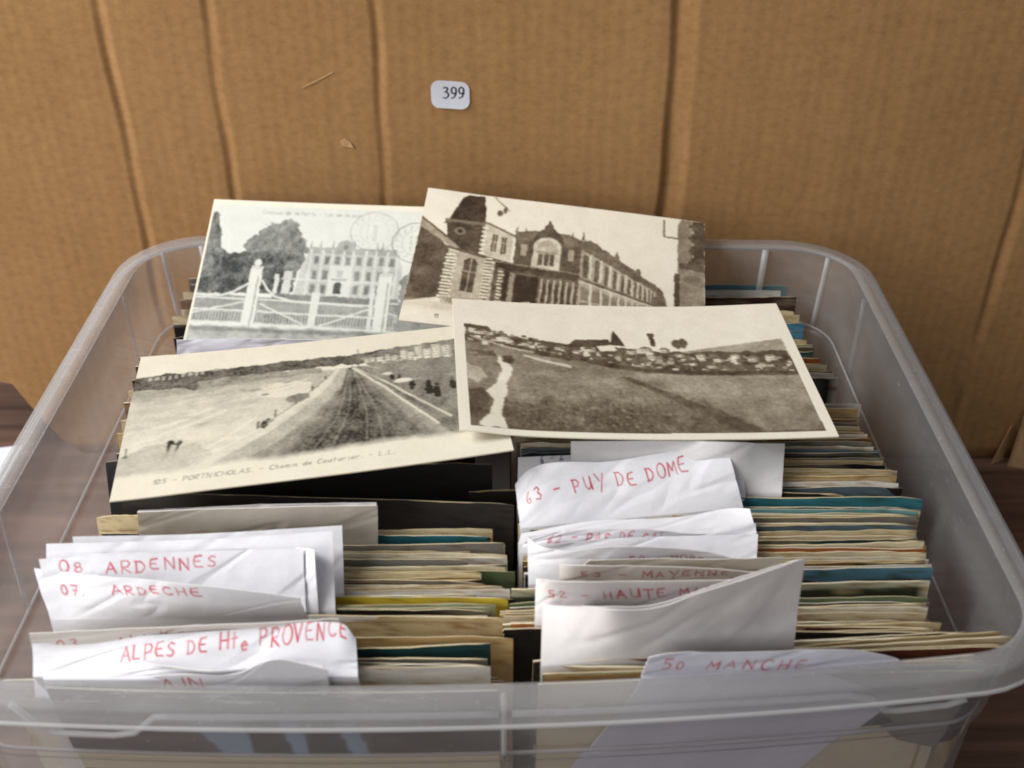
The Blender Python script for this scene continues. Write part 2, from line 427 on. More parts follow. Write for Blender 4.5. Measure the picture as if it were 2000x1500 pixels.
patch('torn_flap', [(2006, 775, .001), (1988, 815, .004), (1954, 893, .008), (1985, 899, .011), (2030, 899, .007), (2030, 790, .001)], .001, .0006, board, M_TORN)
patch('torn_flap', [(2004, 856, .008), (1978, 897, .0125), (2030, 903, .016), (2030, 850, .010)], .001, .0006, board, M_TORN)

# numbered sticker on the cardboard
def sticker():
    r, c = 66, 96
    a, b = aty(840, 163, WALL_Y - .002), aty(916, 163, WALL_Y - .002); d = aty(840, 216, WALL_Y - .002)
    w, h = b[0] - a[0], a[2] - d[2]
    u = np.linspace(0, 1, c); v = np.linspace(0, 1, r)
    rad = .0042
    P = np.zeros((r, c, 3))
    for i in range(r):
        y = v[i] * h
        t = min(y, h - y)
        ins = rad - math.sqrt(max(0, rad ** 2 - (rad - min(t, rad)) ** 2))
        P[i, :, 0] = a[0] + ins + u * (w - 2 * ins)
        P[i, :, 2] = a[2] - y - (u - .5) * .0008
        P[i, :, 1] = WALL_Y + wall_depth(P[i, :, 0], a[2] - y) - .010 * P[i, :, 0] - .0004 - .0005 * (v[i]) ** 3 - .0003 * np.abs(u - .5)
    p = Pic(r, c, 19.0, 19.0 * h / w)
    p.X = (P[..., 0] - a[0]) * 1000; p.Y = (a[2] - P[..., 2]) * 1000; p.px = .2
    three = [[(.6, 6.3), (1.3, 6.7), (2.1, 6.4), (2.3, 5.6), (1.9, 4.6), (1.2, 4.0)], [(1.4, 4.0), (2.4, 3.4), (2.7, 2.4), (2.3, 1.2), (1.4, .5), (.4, .7)]]
    nine = [[(2.7, 4.6), (2.5, 6.1), (1.6, 6.8), (.8, 6.0), (.6, 4.6), (1.0, 3.3), (1.8, 3.0), (2.5, 3.7)], [(2.7, 4.8), (2.6, 3.0), (1.9, 1.2), (.7, .4)]]
    for k, g in enumerate((three, nine, nine)):
        for pl in g:
            pts = [(5.7 + 3.75 * k + q[0] * 1.12, 9.0 - q[1] * .88) for q in pl]
            for s0, s1 in zip(pts[:-1], pts[1:]):
                p.mix(sstep(segdist(p.X, p.Y, s0, s1, .68) - .30, .3), 0)
    o = sheet('number_sticker', P, .00015, p.tone((28, 30, 48), (226, 228, 240)), rgb(220, 220, 225), rgb(230, 225, 220), M_PAPER)
    tag(o, 'small white rounded sticker printed 399 stuck on the cardboard', 'sticker')
sticker()

# ------------------------------------------------------------------ clear plastic storage box
BX0, BX1 = -.184, .166
RIM_Z = .160
def front_y(x): return .2256 + .309 * (x + .061) ** 2
def back_y(x): return .5065 - .016 * x
def loop(o, z, rad=.031, n=9, ns=26):
    """rounded rectangle o metres inside the rim's inner edge at height z, bowed front wall"""
    x0, x1 = BX0 + o, BX1 - o
    rb_, rf_ = max(rad - o, .012), max(.021 - o, .010)
    pts = []
    def side(a, b, m): return [(a[0] + (b[0] - a[0]) * k / m, a[1] + (b[1] - a[1]) * k / m) for k in range(m)]
    H0, H1 = 0 + o, .2809 - o         # unbowed local depth
    cs = [(x1 - rf_, H0 + rf_, -90, rf_), (x1 - rb_, H1 - rb_, 0, rb_), (x0 + rb_, H1 - rb_, 90, rb_), (x0 + rf_, H0 + rf_, 180, rf_)]
    for k, (cx, cy, a0, r) in enumerate(cs):
        for j in range(n):
            a = math.radians(a0 + 90 * j / (n - 1)); pts.append((cx + r * math.cos(a), cy + r * math.sin(a)))
        nxt = cs[(k + 1) % 4]; a = math.radians(nxt[2])
        r = nxt[3]; q = (nxt[0] + r * math.cos(a), nxt[1] + r * math.sin(a)); p = pts[-1]
        pts += side(p, q, ns)[1:]
    out = []
    for x, y in pts:
        t = y / .2809
        xb = min(max(x, BX0), BX1)
        out.append((x, front_y(xb) * (1 - t) + back_y(xb) * t + 0, z))
    return out
def loft(name, prof, parent, close=False, cap0=False, cap1=False, mat=M_PLASTIC):
    loops = [loop(o, z) for o, z in prof]
    n = len(loops[0]); V = [p for l in loops for p in l]; Fc = []
    k = len(loops); rngk = range(k if close else k - 1)
    for i in rngk:
        a, b = i * n, ((i + 1) % k) * n
        for j in range(n):
            Fc.append((a + j, a + (j + 1) % n, b + (j + 1) % n, b + j))
    if cap0: Fc.append(tuple(range(n - 1, -1, -1)))
    if cap1: Fc.append(tuple(range((k - 1) * n, k * n)))
    ob = mesh(name, V, Fc, mat)
    me = ob.data
    return under(ob, parent)
tubx = bpy.data.objects.new('storage_box', None); col.objects.link(tubx); tubx.location = (-.009, .37, 0)
tag(tubx, 'open clear frosted plastic storage box packed with upright postcards', 'storage box')
T = .0016
inner = [(.013, .0540), (.0090, .0545), (.0076, .0575), (.0064, .1170), (.0060, .1182), (.0048, .1190), (.0042, .1200), (.0036, .1235), (.0002, .1590)]
outer = [(o - T, z - T * .6) for o, z in inner[::-1]]
body = loft('tub', inner + outer + [(.0120, .050), (.0125, .001), (.014, .0), (.016, .001), (.016, .0505)], tubx, False, True, True)
rim = loft('rim', [(.0001, .1592), (.0003, .1598), (-.0004, .1606), (-.0028, .1608), (-.0040, .1601), (-.0074, .1600), (-.0092, .1594), (-.0098, .1582),
                   (-.0101, .1550), (-.0108, .1540), (-.0102, .1530), (-.0086, .1536), (-.0082, .1574), (-.0072, .1584), (-.0024, .1587), (-.0015, .1580)], tubx, True, mat=M_RIM)
def tube(name, pts, r, parent, mat=M_PLASTIC, seg=8):
    pts = [np.array(p, float) for p in pts]; V = []; Fc = []
    for i, p in enumerate(pts):
        t = pts[min(i + 1, len(pts) - 1)] - pts[max(i - 1, 0)]; t /= np.linalg.norm(t)
        a = np.cross(t, [0, .3, 1.0]); a /= np.linalg.norm(a); b = np.cross(t, a)
        for s in range(seg):
            an = 2 * math.pi * s / seg; V.append(p + r * (a * math.cos(an) + b * math.sin(an)))
    for i in range(len(pts) - 1):
        for s in range(seg): Fc.append((i * seg + s, i * seg + (s + 1) % seg, (i + 1) * seg + (s + 1) % seg, (i + 1) * seg + s))
    Fc.append(tuple(range(seg - 1, -1, -1))); Fc.append(tuple(range((len(pts) - 1) * seg, len(pts) * seg)))
    return under(mesh(name, V, Fc, mat), parent)
loft('rim_highlight', [(-.0110, .1526), (-.0117, .1532), (-.0117, .1541), (-.0110, .1546)], tubx, True, mat=M_EDGE_HIGHLIGHT)  # added strip, whitened as the highlight along the rim's lower edge
loft('ledge_highlight', [(.0040, .1205), (.0046, .1213), (.0052, .1211), (.0052, .1203)], tubx, True, mat=M_EDGE_HIGHLIGHT)  # added strip, whitened to draw the ledge's highlight line
def inner_o(z):
    zs = [q[1] for q in inner]; os_ = [q[0] for q in inner]; return float(np.interp(z, zs, os_))
# stiffening ribs down the far wall and near wall, raised outline round the hand grips
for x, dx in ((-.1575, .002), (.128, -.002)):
    tube('rib', [(x + dx * k / 5, back_y(x) - inner_o(.1585 - k * .0078) - .0002, .1585 - k * .0078) for k in range(6)], .0016, tubx, M_EDGE_HIGHLIGHT)
def out_front(x, z): return front_y(x) + inner_o(z) - T - .0006
tube('rib', [(-.0025, out_front(-.0025, .1575 - k * .006), .1575 - k * .006) for k in range(7)], .0009, tubx, M_EDGE_HIGHLIGHT)
def grip(xs, zs):
    pts = []
    for (xa, za), (xb, zb) in zip(list(zip(xs, zs))[:-1], list(zip(xs, zs))[1:]):
        m = max(2, int(abs(xb - xa) / .006) + 1)
        for k in range(m): pts.append((xa + (xb - xa) * k / m, za + (zb - za) * k / m))
    pts.append((xs[-1], zs[-1]))
    return [(x, out_front(x, z) - .0003, z) for x, z in pts]
tube('grip_outline', grip([-.154, -.1475, -.1435, -.125, -.118, -.110, -.06, -.004], [.1505, .1375, .1355, .1355, .1372, .1462, .1472, .1472]), .0011, tubx, M_EDGE_HIGHLIGHT)
tube('grip_outline', grip([.000, .06, .105, .113, .119, .124, .140, .146], [.1472, .1472, .1466, .1440, .1368, .1358, .1360, .1385]), .0011, tubx, M_EDGE_HIGHLIGHT)
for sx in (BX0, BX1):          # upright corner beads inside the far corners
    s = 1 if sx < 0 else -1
    tube('corner_bead', [(sx + s * (.0085 + inner_o(z) * .75), back_y(sx) - .0085 - inner_o(z) * .75, z) for z in np.linspace(.1588, .121, 7)], .0011, tubx, M_EDGE_HIGHLIGHT)
# side wall stiffeners slanting up to the rim
for sx, yy in ((BX0, .455), (BX1, .452), (BX0, .300)):
    s = 1 if sx < 0 else -1
    tube('rib', [(sx + s * (inner_o(z) + .0002), yy + (z - .14) * .25, z) for z in np.linspace(.158, .1215, 6)], .0009, tubx)

# ------------------------------------------------------------------ loose picture postcards lying on top
def card_grid(corners, r, c, sag_u=0, sag_v=0, lift=None):
    TL, TR, BR, BL = [np.array(q, float) for q in corners]
    u = np.linspace(0, 1, c)[None, :, None]; v = np.linspace(0, 1, r)[:, None, None]
    P = (TL * (1 - u) + TR * u) * (1 - v) + (BL * (1 - u) + BR * u) * v
    n = np.cross(TR - TL, TL - BL); n /= np.linalg.norm(n)
    d = -sag_u * 4 * u * (1 - u) - sag_v * 4 * v * (1 - v)
    if lift: d = d + sum(h * np.exp(-(((u - cu) / su) ** 2 + ((v - cv) / sv) ** 2)) for cu, cv, su, sv, h in lift)
    return P + n * d
CREAM = (236, 230, 210)

def gate_card():
    r, c = 250, 380
    p = Pic(r, c); X, Y = p.X, p.Y
    p.v[:] = .97 - .04 * fbm(X * .08, Y * .1, 4)
    tex = lambda s, f: (fbm(X * f, Y * f, s, 5) - .5)
    # hedge and trees
    p.poly([(0, 20), (7, 21), (11, 24), (14, 22), (18, 21.5), (24, 23), (33, 26), (35, 30), (34, 38.5), (0, 40)], .20, jit=1.2, seed=21, fr=.35)
    p.poly([(.8, 5.5), (3.0, 5.5), (4.8, 14), (7.4, 24), (6.5, 32), (0, 34), (0, 12)], .30, jit=.9, seed=3, fr=.6)
    for cx, cy, rx, ry, t in ((25, 17, 7.5, 8, .36), (29, 12.5, 5, 5.5, .40), (21, 20, 6, 6, .34), (32, 20, 5, 7, .30), (26, 27, 8, 7, .22), (16, 27, 8, 5, .2), (33, 25, 4, 6, .27)):
        p.ell(cx, cy, rx, ry, t, jit=.35, seed=int(cx), fr=.45)
    m = (p.v < .6)
    p.v += m * (tex(8, .55) * .36 + tex(80, 1.6) * .15)
    # chateau
    p.poly([(36, 27), (38, 21.5), (70, 21.5), (72, 26), (72, 39.5), (35, 39.5)], .70)
    p.poly([(37.5, 21.5), (38.5, 18.8), (69.5, 18.8), (71, 21.5)], .55)
    for x in (39, 43.2, 46.8, 50.8, 54.2, 58.6, 62.2, 66.5, 70):
        p.box(x - .45, 19.5, x + .45, 39.5, .84)
    for x in (41.2, 45, 48.8, 52.5, 56.4, 60.4, 64.4, 68.3):
        for y, h in ((22.3, 3.6), (28.3, 4), (34.0, 4)):
            p.box(x - .95, y, x + .95, y + h, .44); p.box(x - .55, y + .5, x + .55, y + h - .4, .33)
    for x in (38.6, 42, 46.5, 54.2, 62.4, 64.2): p.poly([(x - .6, 19.4), (x, 15.5), (x + .6, 19.4)], .58)
    p.poly([(47, 20), (48.5, 16.2), (51, 15.4), (53.5, 16.4), (55, 20)], .6); p.ell(51, 18.2, 1, 1, .4)
    p.box(46.6, 26.4, 54.2, 39.5, .88); p.box(49.2, 28.2, 51.4, 31, .65); p.ell(50, 35, 1.5, 2, .18); p.box(48.5, 35, 51.5, 38, .18); p.box(47.5, 31.6, 53, 32.4, .5)
    p.line([(30, 32.4), (70, 32.9)], .45, .9)
    p.box(27.5, 30.5, 29, 39, .86); p.box(30.5, 29.3, 33.4, 39.4, .78)
    p.poly([(28, 38.6), (42, 38.9), (72, 39.2), (73, 43), (28, 42)], .36, jit=.7, seed=6)
    # lawn behind the gates
    p.poly([(0, 39.5), (27, 40.5), (74, 42), (74, 52), (0, 51)], .40, .9); p.box(0, 46.4, 74, 51.5, .62, .7)
    for k in range(62): p.box(1.5 + k * 1.13, 47, 2.05 + k * 1.13, 50.6, .28, .75)
    # gates and piers
    p.line([(0, 40.0), (5, 40.4), (10, 40.2), (14, 38.5), (18.6, 34.8)], .75, .95)
    p.line([(23.4, 33.5), (25.5, 37), (28.5, 39.8), (34, 41.4), (42, 41.8), (60, 42.6)], .75, .94)
    for y in (41.2, 46.0, 51.0): p.line([(0, y), (18.5, y + .2)], .62, .93); p.line([(23.5, y + .2), (64, y + 1.1)], .62, .93)
    p.line([(0, 48), (18.5, 42.3)], .55, .92); p.line([(24, 43.2), (40, 50.6)], .6, .92); p.line([(46, 51), (62.5, 43.6)], .6, .92)
    p.box(41.6, 37.6, 44.4, 53, .9)
    for x0, x1, y0 in ((18.4, 22.8, 28.5), (64.2, 69.0, 29.5)):
        p.box(x0, y0, x1, 53.6, .93); p.box(x1 - 1.6, y0 + 3, x1 - .9, 53, .5, .8)
        p.box(x0 + .1, y0 - .9, x1 + .1, y0 + .5, .8); p.ell((x0 + x1) / 2, y0 - 2.3, 1.2, 1.4, .9)
    p.box(62.2, 35, 63.6, 52, .88); p.line([(69, 45), (75, 47)], .6, .9); p.line([(69, 41), (75, 41.3)], .6, .9)
    for x0, x1, y0 in ((80, 84, 29.5),): p.box(x0, y0, x1, 53.6, .9)
    p.poly([(72, 30), (78, 26), (100, 24), (100, 52), (72, 52)], .4, jit=1.4, seed=14)
    # foreground grass
    g = sstep(52.6 - Y + tex(5, .3) * 2, 1.0)
    p.mix(g, .58 + tex(12, .5) * .35 + .10 * np.clip((Y - 55) / 8, 0, 1))
    p.mix(sstep(np.abs(Y - 53.8) - .8 - tex(2, .25) * 1.5, .8) * .8, .32)
    # postmarks, printed caption
    for cx, cy, s in ((60.5, 11.3, 1), (76.5, 15.5, 1.05)):
        a = .42 if s == 1 else .75
        p.ring(cx, cy, 8.6 * s, 8.1 * s, .45, .3, a); p.ring(cx, cy, 5.3 * s, 5.0 * s, .3, .45, a * .7)
        for k in range(17):
            an = k * 2 * math.pi / 17 + .2
            p.line([(cx + 6.4 * math.cos(an), cy + 6.0 * math.sin(an)), (cx + 7.6 * math.cos(an + .12), cy + 7.2 * math.sin(an + .12))], .4, .4, a * .7)
        for k in range(3): p.text('1 10', cx - 3, cy - 1 + k * 2.4, 1.8, .4, .3, a=a * .8)
    p.text('Chateau de la Motte - Vue de la cour', 19, 5.4, 1.5, .5, .3, .82, a=.55)
    p.age(.10, 5); X, Y = p.X, p.Y
    colr = p.tone((42, 47, 46), (213, 216, 210))
    brd = np.maximum(np.maximum(sstep(X - .8, .4), sstep(Y - 2.2, .4)), sstep(63 - Y, .4))[..., None]
    colr = colr * (1 - brd) + rgb(222, 217, 200) * brd
    P = card_grid([(-.1522, .5258, .1762), (-.0128, .5145, .1765), (-.0182, .4349, .1350), (-.1577, .4468, .1340)], r, c, .0006, .0008)
    o = sheet('picture_postcard', P, .0005, colr, rgb(225, 215, 190), rgb(238, 228, 205), M_PHOTO)
    tag(o, 'grey postcard of white park gates before a chateau, with round postmarks', 'postcard', 'loose picture postcards on top')
gate_card()

def arcade_card():
    r, c = 250, 380
    p = Pic(r, c); X, Y = p.X, p.Y
    tex = lambda s, f: (fbm(X * f, Y * f, s, 5) - .5)
    p.v[:] = .96 - .05 * np.clip((Y - 30) / 34, 0, 1)
    D, Md, L = .14, .36, .80
    # lane wall and slanting roof on one side
    p.poly([(0, 16), (6, 21), (12, 29), (13, 51), (0, 55)], .30); p.poly([(-1, 14), (6, 18.4), (17.5, 28.5), (17, 30.5), (5, 22), (-1, 18)], .62); p.line([(-1, 13.2), (18, 29)], .7, .25)
    # tower with steep roof
    p.poly([(8, 16), (10, 13), (12, 6), (13.5, 2.3), (15, 1), (21, .6), (22, 8), (22.4, 14)], D); p.box(8.4, 13.5, 23, 15, .42)
    p.poly([(9, 15), (22.5, 15), (22.5, 29.5), (17, 29), (10, 22)], .24); p.ell(14.2, 19, 1.9, 2, .45); p.ell(14.2, 19, .8, .9, .1)
    p.poly([(22.5, 13.5), (33, 19), (33, 31), (22.5, 29)], L); p.line([(22, 13), (33.5, 18.6)], .9, .4)
    for y in np.arange(15.5, 30, 2.1): p.box(21.8, y, 23.4 + (int(y * 10) % 2) * .5, y + 1.0, .95)
    for x in (26.6, 30): 
        p.box(x - .9, 18.5 + (x - 26) * .3, x + .9, 27 + (x - 26) * .2, .30); p.line([(x, 19), (x, 27)], .3, .85); p.line([(x - .9, 22.5), (x + .9, 22.7)], .3, .85)
    # lower wing with banded quoins
    p.poly([(11.5, 28.8), (28, 31), (28, 52.5), (11, 52)], .70); p.line([(10, 27), (40, 34)], 1.3, .32)
    for k, y in enumerate(np.arange(30.5, 51, 1.55)):
        p.box(11.0 - (k % 2) * .5, y, 14.2 + (k % 2) * .7, y + .85, .93); p.box(11, y + .85, 14, y + 1.5, .42)
        p.box(24.4, y, 27.2 + (k % 2) * .8, y + .8, .9); p.box(24.6, y + .85, 27, y + 1.5, .40)
        p.box(30, y + .3, 31.5 + (k % 2) * .8, y + 1.0, .82, .9)
    p.poly([(17.4, 33), (19, 31.6), (21, 31.8), (22.2, 34), (22, 48), (17.6, 47.5)], .26); p.line([(19.9, 32), (19.8, 48)], .4, .75); p.line([(17.5, 38), (22, 38.3)], .35, .7)
    p.poly([(28, 31.5), (36, 33.2), (36, 53), (28, 52.5)], .34)
    for k, y in enumerate(np.arange(33, 51, 1.55)): p.box(29.6, y, 31.2 + (k % 2) * .8, y + .8, .85); p.box(33.6 + (k % 2) * .5, y + .6, 35.2, y + 1.3, .7)
    p.box(31.6, 36, 33.4, 50, .15)
    # central pavilion with arched gable
    p.poly([(34, 19.5), (57, 19.5), (57, 34), (34, 33)], .33); p.poly([(33.6, 16.2), (41, 14.6), (52, 14.6), (57.6, 17), (57.4, 20.2), (33.6, 19.8)], .42)
    for x, h in ((33.9, 2), (37, 1.5), (53.5, 2), (57.2, 3.4)): p.poly([(x - .5, 16.6), (x, 15.2 - h), (x + .5, 16.6)], .38)
    p.poly([(39.5, 20), (41, 15.5), (43.4, 13.5), (44.4, 10.8), (45.2, 8.5), (46, 10.8), (47.2, 13.5), (49.6, 15.5), (51, 20)], .27, jit=.5, seed=9, fr=.8)
    p.ell(45.2, 22.5, 4.9, 5.4, .84); p.box(40.3, 22.5, 50.1, 33.2, .84); p.ell(45.2, 22.8, 3.7, 4.0, .72); p.box(41.5, 24.4, 48.9, 25.2, .55)
    for x in (43.2, 45.2, 47.2): p.box(x - .75, 25.6, x + .75, 31.2, .32)
    p.box(36, 22, 38.2, 27.5, .66); p.box(52.5, 22, 54.6, 27.5, .66)
    p.poly([(28, 32.3), (57, 33.6), (57.5, 37), (36, 36.4), (28, 34.5)], .24); p.line([(28, 31.8), (57.5, 33.4)], .5, .55)
    p.poly([(35, 36), (57, 37), (57, 53), (34.5, 53)], .38); p.box(35.6, 37, 43.4, 53, D); p.box(33.8, 36.5, 35.2, 53.5, .6)
    for x in np.arange(44.2, 57, 2.15): p.box(x, 37.6, x + .65, 51, .74); p.box(x + .8, 39.5, x + 1.8, 48.5, .25)
    p.box(43.6, 49.6, 57, 53.5, .68); p.poly([(38.6, 53.5), (39, 49.6), (41.5, 49.2), (42.4, 53.5)], .86)
    # long wing running away down the street
    def wy(x, a, b): return a + (b - a) * (x - 57) / (86 - 57)
    p.poly([(57, 18.5), (86, 37), (86, 53.5), (57, 53.5)], .66)
    p.poly([(57, 17), (60, 16), (86, 36.4), (86, 39), (57, 21.2)], .40, jit=.5, seed=4)
    p.line([(57, 35.2), (86, 44.6)], 1.1, .36); p.line([(57, 36.6), (86, 45.4)], .4, .9)
    x = 58.0; stp = 4.0
    while x < 85:
        t0, t1 = wy(x, 22.5, 39.5), wy(x, 34, 44); s = stp
        p.poly([(x, t0), (x + s * .45, t0 + s * .3), (x + s * .45, t1 + s * .15), (x, t1)], .33); p.box(x + s * .55, t0, x + s * .75, t1 + .5, .86)
        u0, u1 = wy(x, 38.6, 46.4), 52.4
        p.poly([(x, u0), (x + s * .7, u0 + s * .2), (x + s * .7, u1), (x, u1)], .50); p.box(x + s * .75, u0 - .6, x + s * .9, 53.2, .93); p.box(x, (u0 + u1) / 2, x + s * .7, (u0 + u1) / 2 + .5, .8)
        q = wy(x, 17.5, 37); p.poly([(x - .5, q + .6), (x + .1, q - 2.6 * s / 4), (x + .7, q + .8)], .36)
        x += stp; stp *= .88
    for x0, h in ((62, 3.2), (69.5, 5.4), (77, 4)): p.poly([(x0 - 1.4, wy(x0, 17, 36.5) + 1.5), (x0 - .8, wy(x0, 17, 36.5) - h * .6), (x0, wy(x0, 17, 36.5) - h), (x0 + .8, wy(x0, 17, 36.5) - h * .5), (x0 + 1.5, wy(x0, 17, 36.5) + 2)], .42, jit=.5, seed=8, fr=.9)
    p.ell(84.5, 44, 2.6, 5.5, .36, jit=.5, seed=31); p.ell(88, 48, 2.5, 4, .45, jit=.6, seed=32); p.box(83, 47.5, 91, 53, .50, .7)
    # gatehouse at the far side
    p.poly([(90.4, 3), (91.4, 0), (100, 0), (100, 54), (90.8, 54)], .50); p.poly([(95.6, 0), (100, 0), (100, 22), (95, 22)], .26)
    for k in range(7): p.box(94.4 + (k % 2) * .9, 2 + k * 3, 96.2, 3.6 + k * 3, .60 if k % 2 else .3)
    p.poly([(91, 22), (100, 20.5), (100, 25), (91, 24)], .3); p.box(92.6, 27.5, 98.6, 30, .42); p.box(89.6, 27, 91.4, 48, .22)
    p.line([(85.4, 1.5), (85.6, 9.6), (90.5, 9.9)], .5, .25)
    p.line([(24.6, .5), (30.4, 6.4)], .4, .45); p.ell(27, 8, 1.2, 1.6, .3, jit=.4); p.ell(28.8, 6.2, .8, 1.8, .35, jit=.4)
    # forecourt fading into the margin, caption
    p.poly([(12, 51), (36, 52.4), (36, 55), (12, 54.5)], .62)
    for k in range(24): p.box(14 + k * .92, 51.2 + k * .05, 14.4 + k * .92, 53.6 + k * .05, .3)
    m = p.v < .9; p.v += m * (tex(3, .8) * .16 + tex(33, 2.2) * .08)
    fade = np.clip((Y - 52.5 + tex(7, .15) * 4) / 5, 0, 1); p.mix(fade, .95); p.mix(np.exp(-((Y - 56) / 2.2) ** 2) * (X < 20) * .3, .6)
    p.age(.10, 15)
    p.text('11', 11, 61.2, 1.6, .35, .3)
    P = card_grid([(-.0423, .5222, .1832), (.0967, .5092, .1712), (.0874, .4230, .1472), (-.0516, .4360, .1592)], r, c, -.0006, .0010, [(0, 0, .15, .2, .0012)])
    o = sheet('picture_postcard', P, .0005, p.tone((54, 43, 35), (234, 229, 214), (3, 0, -6)), rgb(225, 215, 190), rgb(240, 230, 208), M_PHOTO)
    tag(o, 'sepia postcard of an ornate arcaded building with towers, leaning on the box rim', 'postcard', 'loose picture postcards on top')
arcade_card()

def seafront_card():
    r, c = 260, 400
    p = Pic(r, c); X, Y = p.X, p.Y
    tex = lambda s, f, g=None: (fbm(X * f, Y * (g or f), s, 5) - .5)
    p.v[:] = .965 - .03 * fbm(X * .05, Y * .05, 3)
    # sea and sand
    sea = sstep(16.5 - Y, .6)
    X, Y = p.X, p.Y
    p.mix(sea, .70 + .13 * np.clip((Y - 20) / 25, 0, 1) + tex(4, .10, .5) * .26 - .16 * np.exp(-((Y - 19) / 3.5) ** 2) - .12 * np.clip((Y - 46) / 10, 0, 1))
    p.poly([(16, 20), (28, 19), (44, 17), (54, 17.5), (53, 24), (46, 25), (40, 20.5), (30, 20), (20, 22)], .58, .8, jit=1.5, seed=6, fr=.2)
    p.ell(42, 24, 8, 3.6, .93, .8, jit=.3)
    for k, (xa, ya, xb, yb) in enumerate(((4, 38, 22, 29.5), (5, 41, 26, 31), (22, 47, 34, 36), (18, 52, 37, 40.5))):
        p.line([(xa, ya), ((xa + xb) / 2, (ya + yb) / 2 + .8), (xb, yb)], 1.1, .95, .7)
    # headland and tree line
    p.poly([(0, 11.8), (4, 11.2), (8, 9.8), (14, 10.6), (24, 10.2), (36, 9.8), (46, 9.4), (58, 9.6), (70, 9.0), (84, 8.2), (100, 7.6), (100, 14), (60, 15), (52, 14.6), (36, 15.2), (20, 18.5), (0, 17.5)], .22, jit=.9, seed=17, fr=.35)
    p.poly([(15, 18), (18, 15.6), (26, 14.8), (38, 14.4), (52, 14.6), (52, 17.4), (36, 17.8), (24, 19.2), (17, 20)], .42, .9, jit=.8, seed=23, fr=.4)
    p.poly([(14.6, 17.4), (17, 16.8), (18.5, 18.2), (17, 19.6), (14.4, 18.8)], .2, jit=.7, seed=8)
    for k in range(9): p.box(3.6 + k * 1.8, 11.2 - (k > 4) * .8, 4.6 + k * 1.8, 13 - (k > 4) * .8, .62, .8)
    p.poly([(20, 11), (22, 9.4), (24, 11)], .5)
    for x, y, w in ((33, 22.6, 2.6), (30, 21.8, 1), (36.5, 25.4, 1.2), (42, 20, 1.8)): p.ell(x, y, w, .5, .42, jit=.4)
    r3 = random.Random(3)
    for k in range(150):
        y = 20 + 34 * r3.random() ** 1.1; xm = np.interp(y, [18, 24, 33, 43, 53], [52, 44, 36, 27, 16]); x = r3.uniform(1, max(4, xm)); ln = r3.uniform(2, 7)
        p.line([(x, y), (x + ln * .5, y - ln * .14 + r3.uniform(-.2, .2)), (x + ln, y - ln * .26)], r3.uniform(.2, .6), r3.choice([.55, .62, .9, .95, .82]), .45)
    p.poly([(0, 47), (10, 44), (20, 46), (24, 50), (14, 56), (0, 58)], .58, .6, jit=2.2, seed=44, fr=.15)
    # sea wall slope
    p.poly([(55.5, 17.0), (57.5, 16.6), (54, 24), (46, 33), (36, 43), (24, 53), (17.5, 56.5), (22, 52), (36, 40.8), (45, 31.5), (52, 22.5)], .84)
    p.poly([(57.2, 16.6), (61, 16.8), (62, 24), (60, 40), (54, 57), (20, 57), (26, 52.4), (38, 43.2), (47.5, 33.2), (54.8, 23.6)], .46)
    m = inpoly(X, Y, [(57.2, 16.6), (59.5, 17), (57, 26), (50, 37), (40, 48), (28, 57), (20, 57), (26, 52.4), (38, 43.2), (47.5, 33.2), (54.8, 23.6)])
    p.v += m * (.14 + tex(50, 2.2) * .22)
    # road and tram lines
    p.poly([(59, 16.6), (61.4, 16.4), (76, 38), (86.5, 52.5), (84, 57), (30, 58), (41, 48), (51, 37), (57.4, 26)], .27)
    cx = np.interp(Y, [16, 26, 40, 57], [60.2, 61.5, 62.5, 60.0]); hw = np.interp(Y, [16, 26, 40, 57], [.7, 5.0, 12.5, 24.0])
    rd = inpoly(X, Y, [(59, 16.6), (61.4, 16.4), (76, 38), (86.5, 52.5), (84, 57), (30, 58), (41, 48), (51, 37), (57.4, 26)])
    q = (X - cx) / hw
    p.v = np.where(rd, .46 - .26 * np.exp(-((q + .05) / .85) ** 4) + .10 * (vnoise(q * 16 + 40, Y * .08, 12) - .5) + tex(52, 1.6) * .08, p.v)
    for qq in (-.52, -.30, .12, .34):
        ys_ = np.linspace(17.5, 56, 12); p.line([(float(np.interp(y, [16, 26, 40, 57], [60.2, 61.5, 62.5, 60.0]) + qq * np.interp(y, [16, 26, 40, 57], [.7, 5.0, 12.5, 24.0])), float(y)) for y in ys_], .32, .50, .6)
    p.poly([(60.5, 16.4), (63, 16.2), (100, 34), (100, 56), (86, 54), (75, 37)], .34)
    p.line([(60.8, 17), (68, 26.5), (82.5, 48.5)], .75, .90, .95); p.line([(61.4, 16.8), (69, 25), (86, 46)], .65, .86, .95); p.line([(62.5, 17.2), (70, 27), (84.5, 47.5)], .5, .25, .8)
    p.line([(55.4, 17.6), (51, 23.8), (44.5, 31.6), (36, 40.5)], .35, .3, .8)
    for x, y, h in ((53.2, 21, 1.6), (49.5, 26, 2), (44.8, 31.4, 2.6), (39.6, 36.6, 3.2), (35.0, 41, 3)): p.line([(x, y), (x, y - h)], .55, .2)
    p.ell(36.6, 39.4, .9, 1.8, .18, jit=.3); p.ell(37.6, 37.4, .6, .6, .2); p.line([(35, 40.6), (39, 38)], .4, .3)
    p.ell(45.5, 28.8, 3.0, 1.9, .35, jit=.4, seed=9)
    # villas, promenaders
    p.poly([(63, 12), (72, 8.6), (84, 7.6), (100, 7.0), (100, 19), (66, 17.4)], .38, jit=.8, seed=2)
    r2 = random.Random(4)
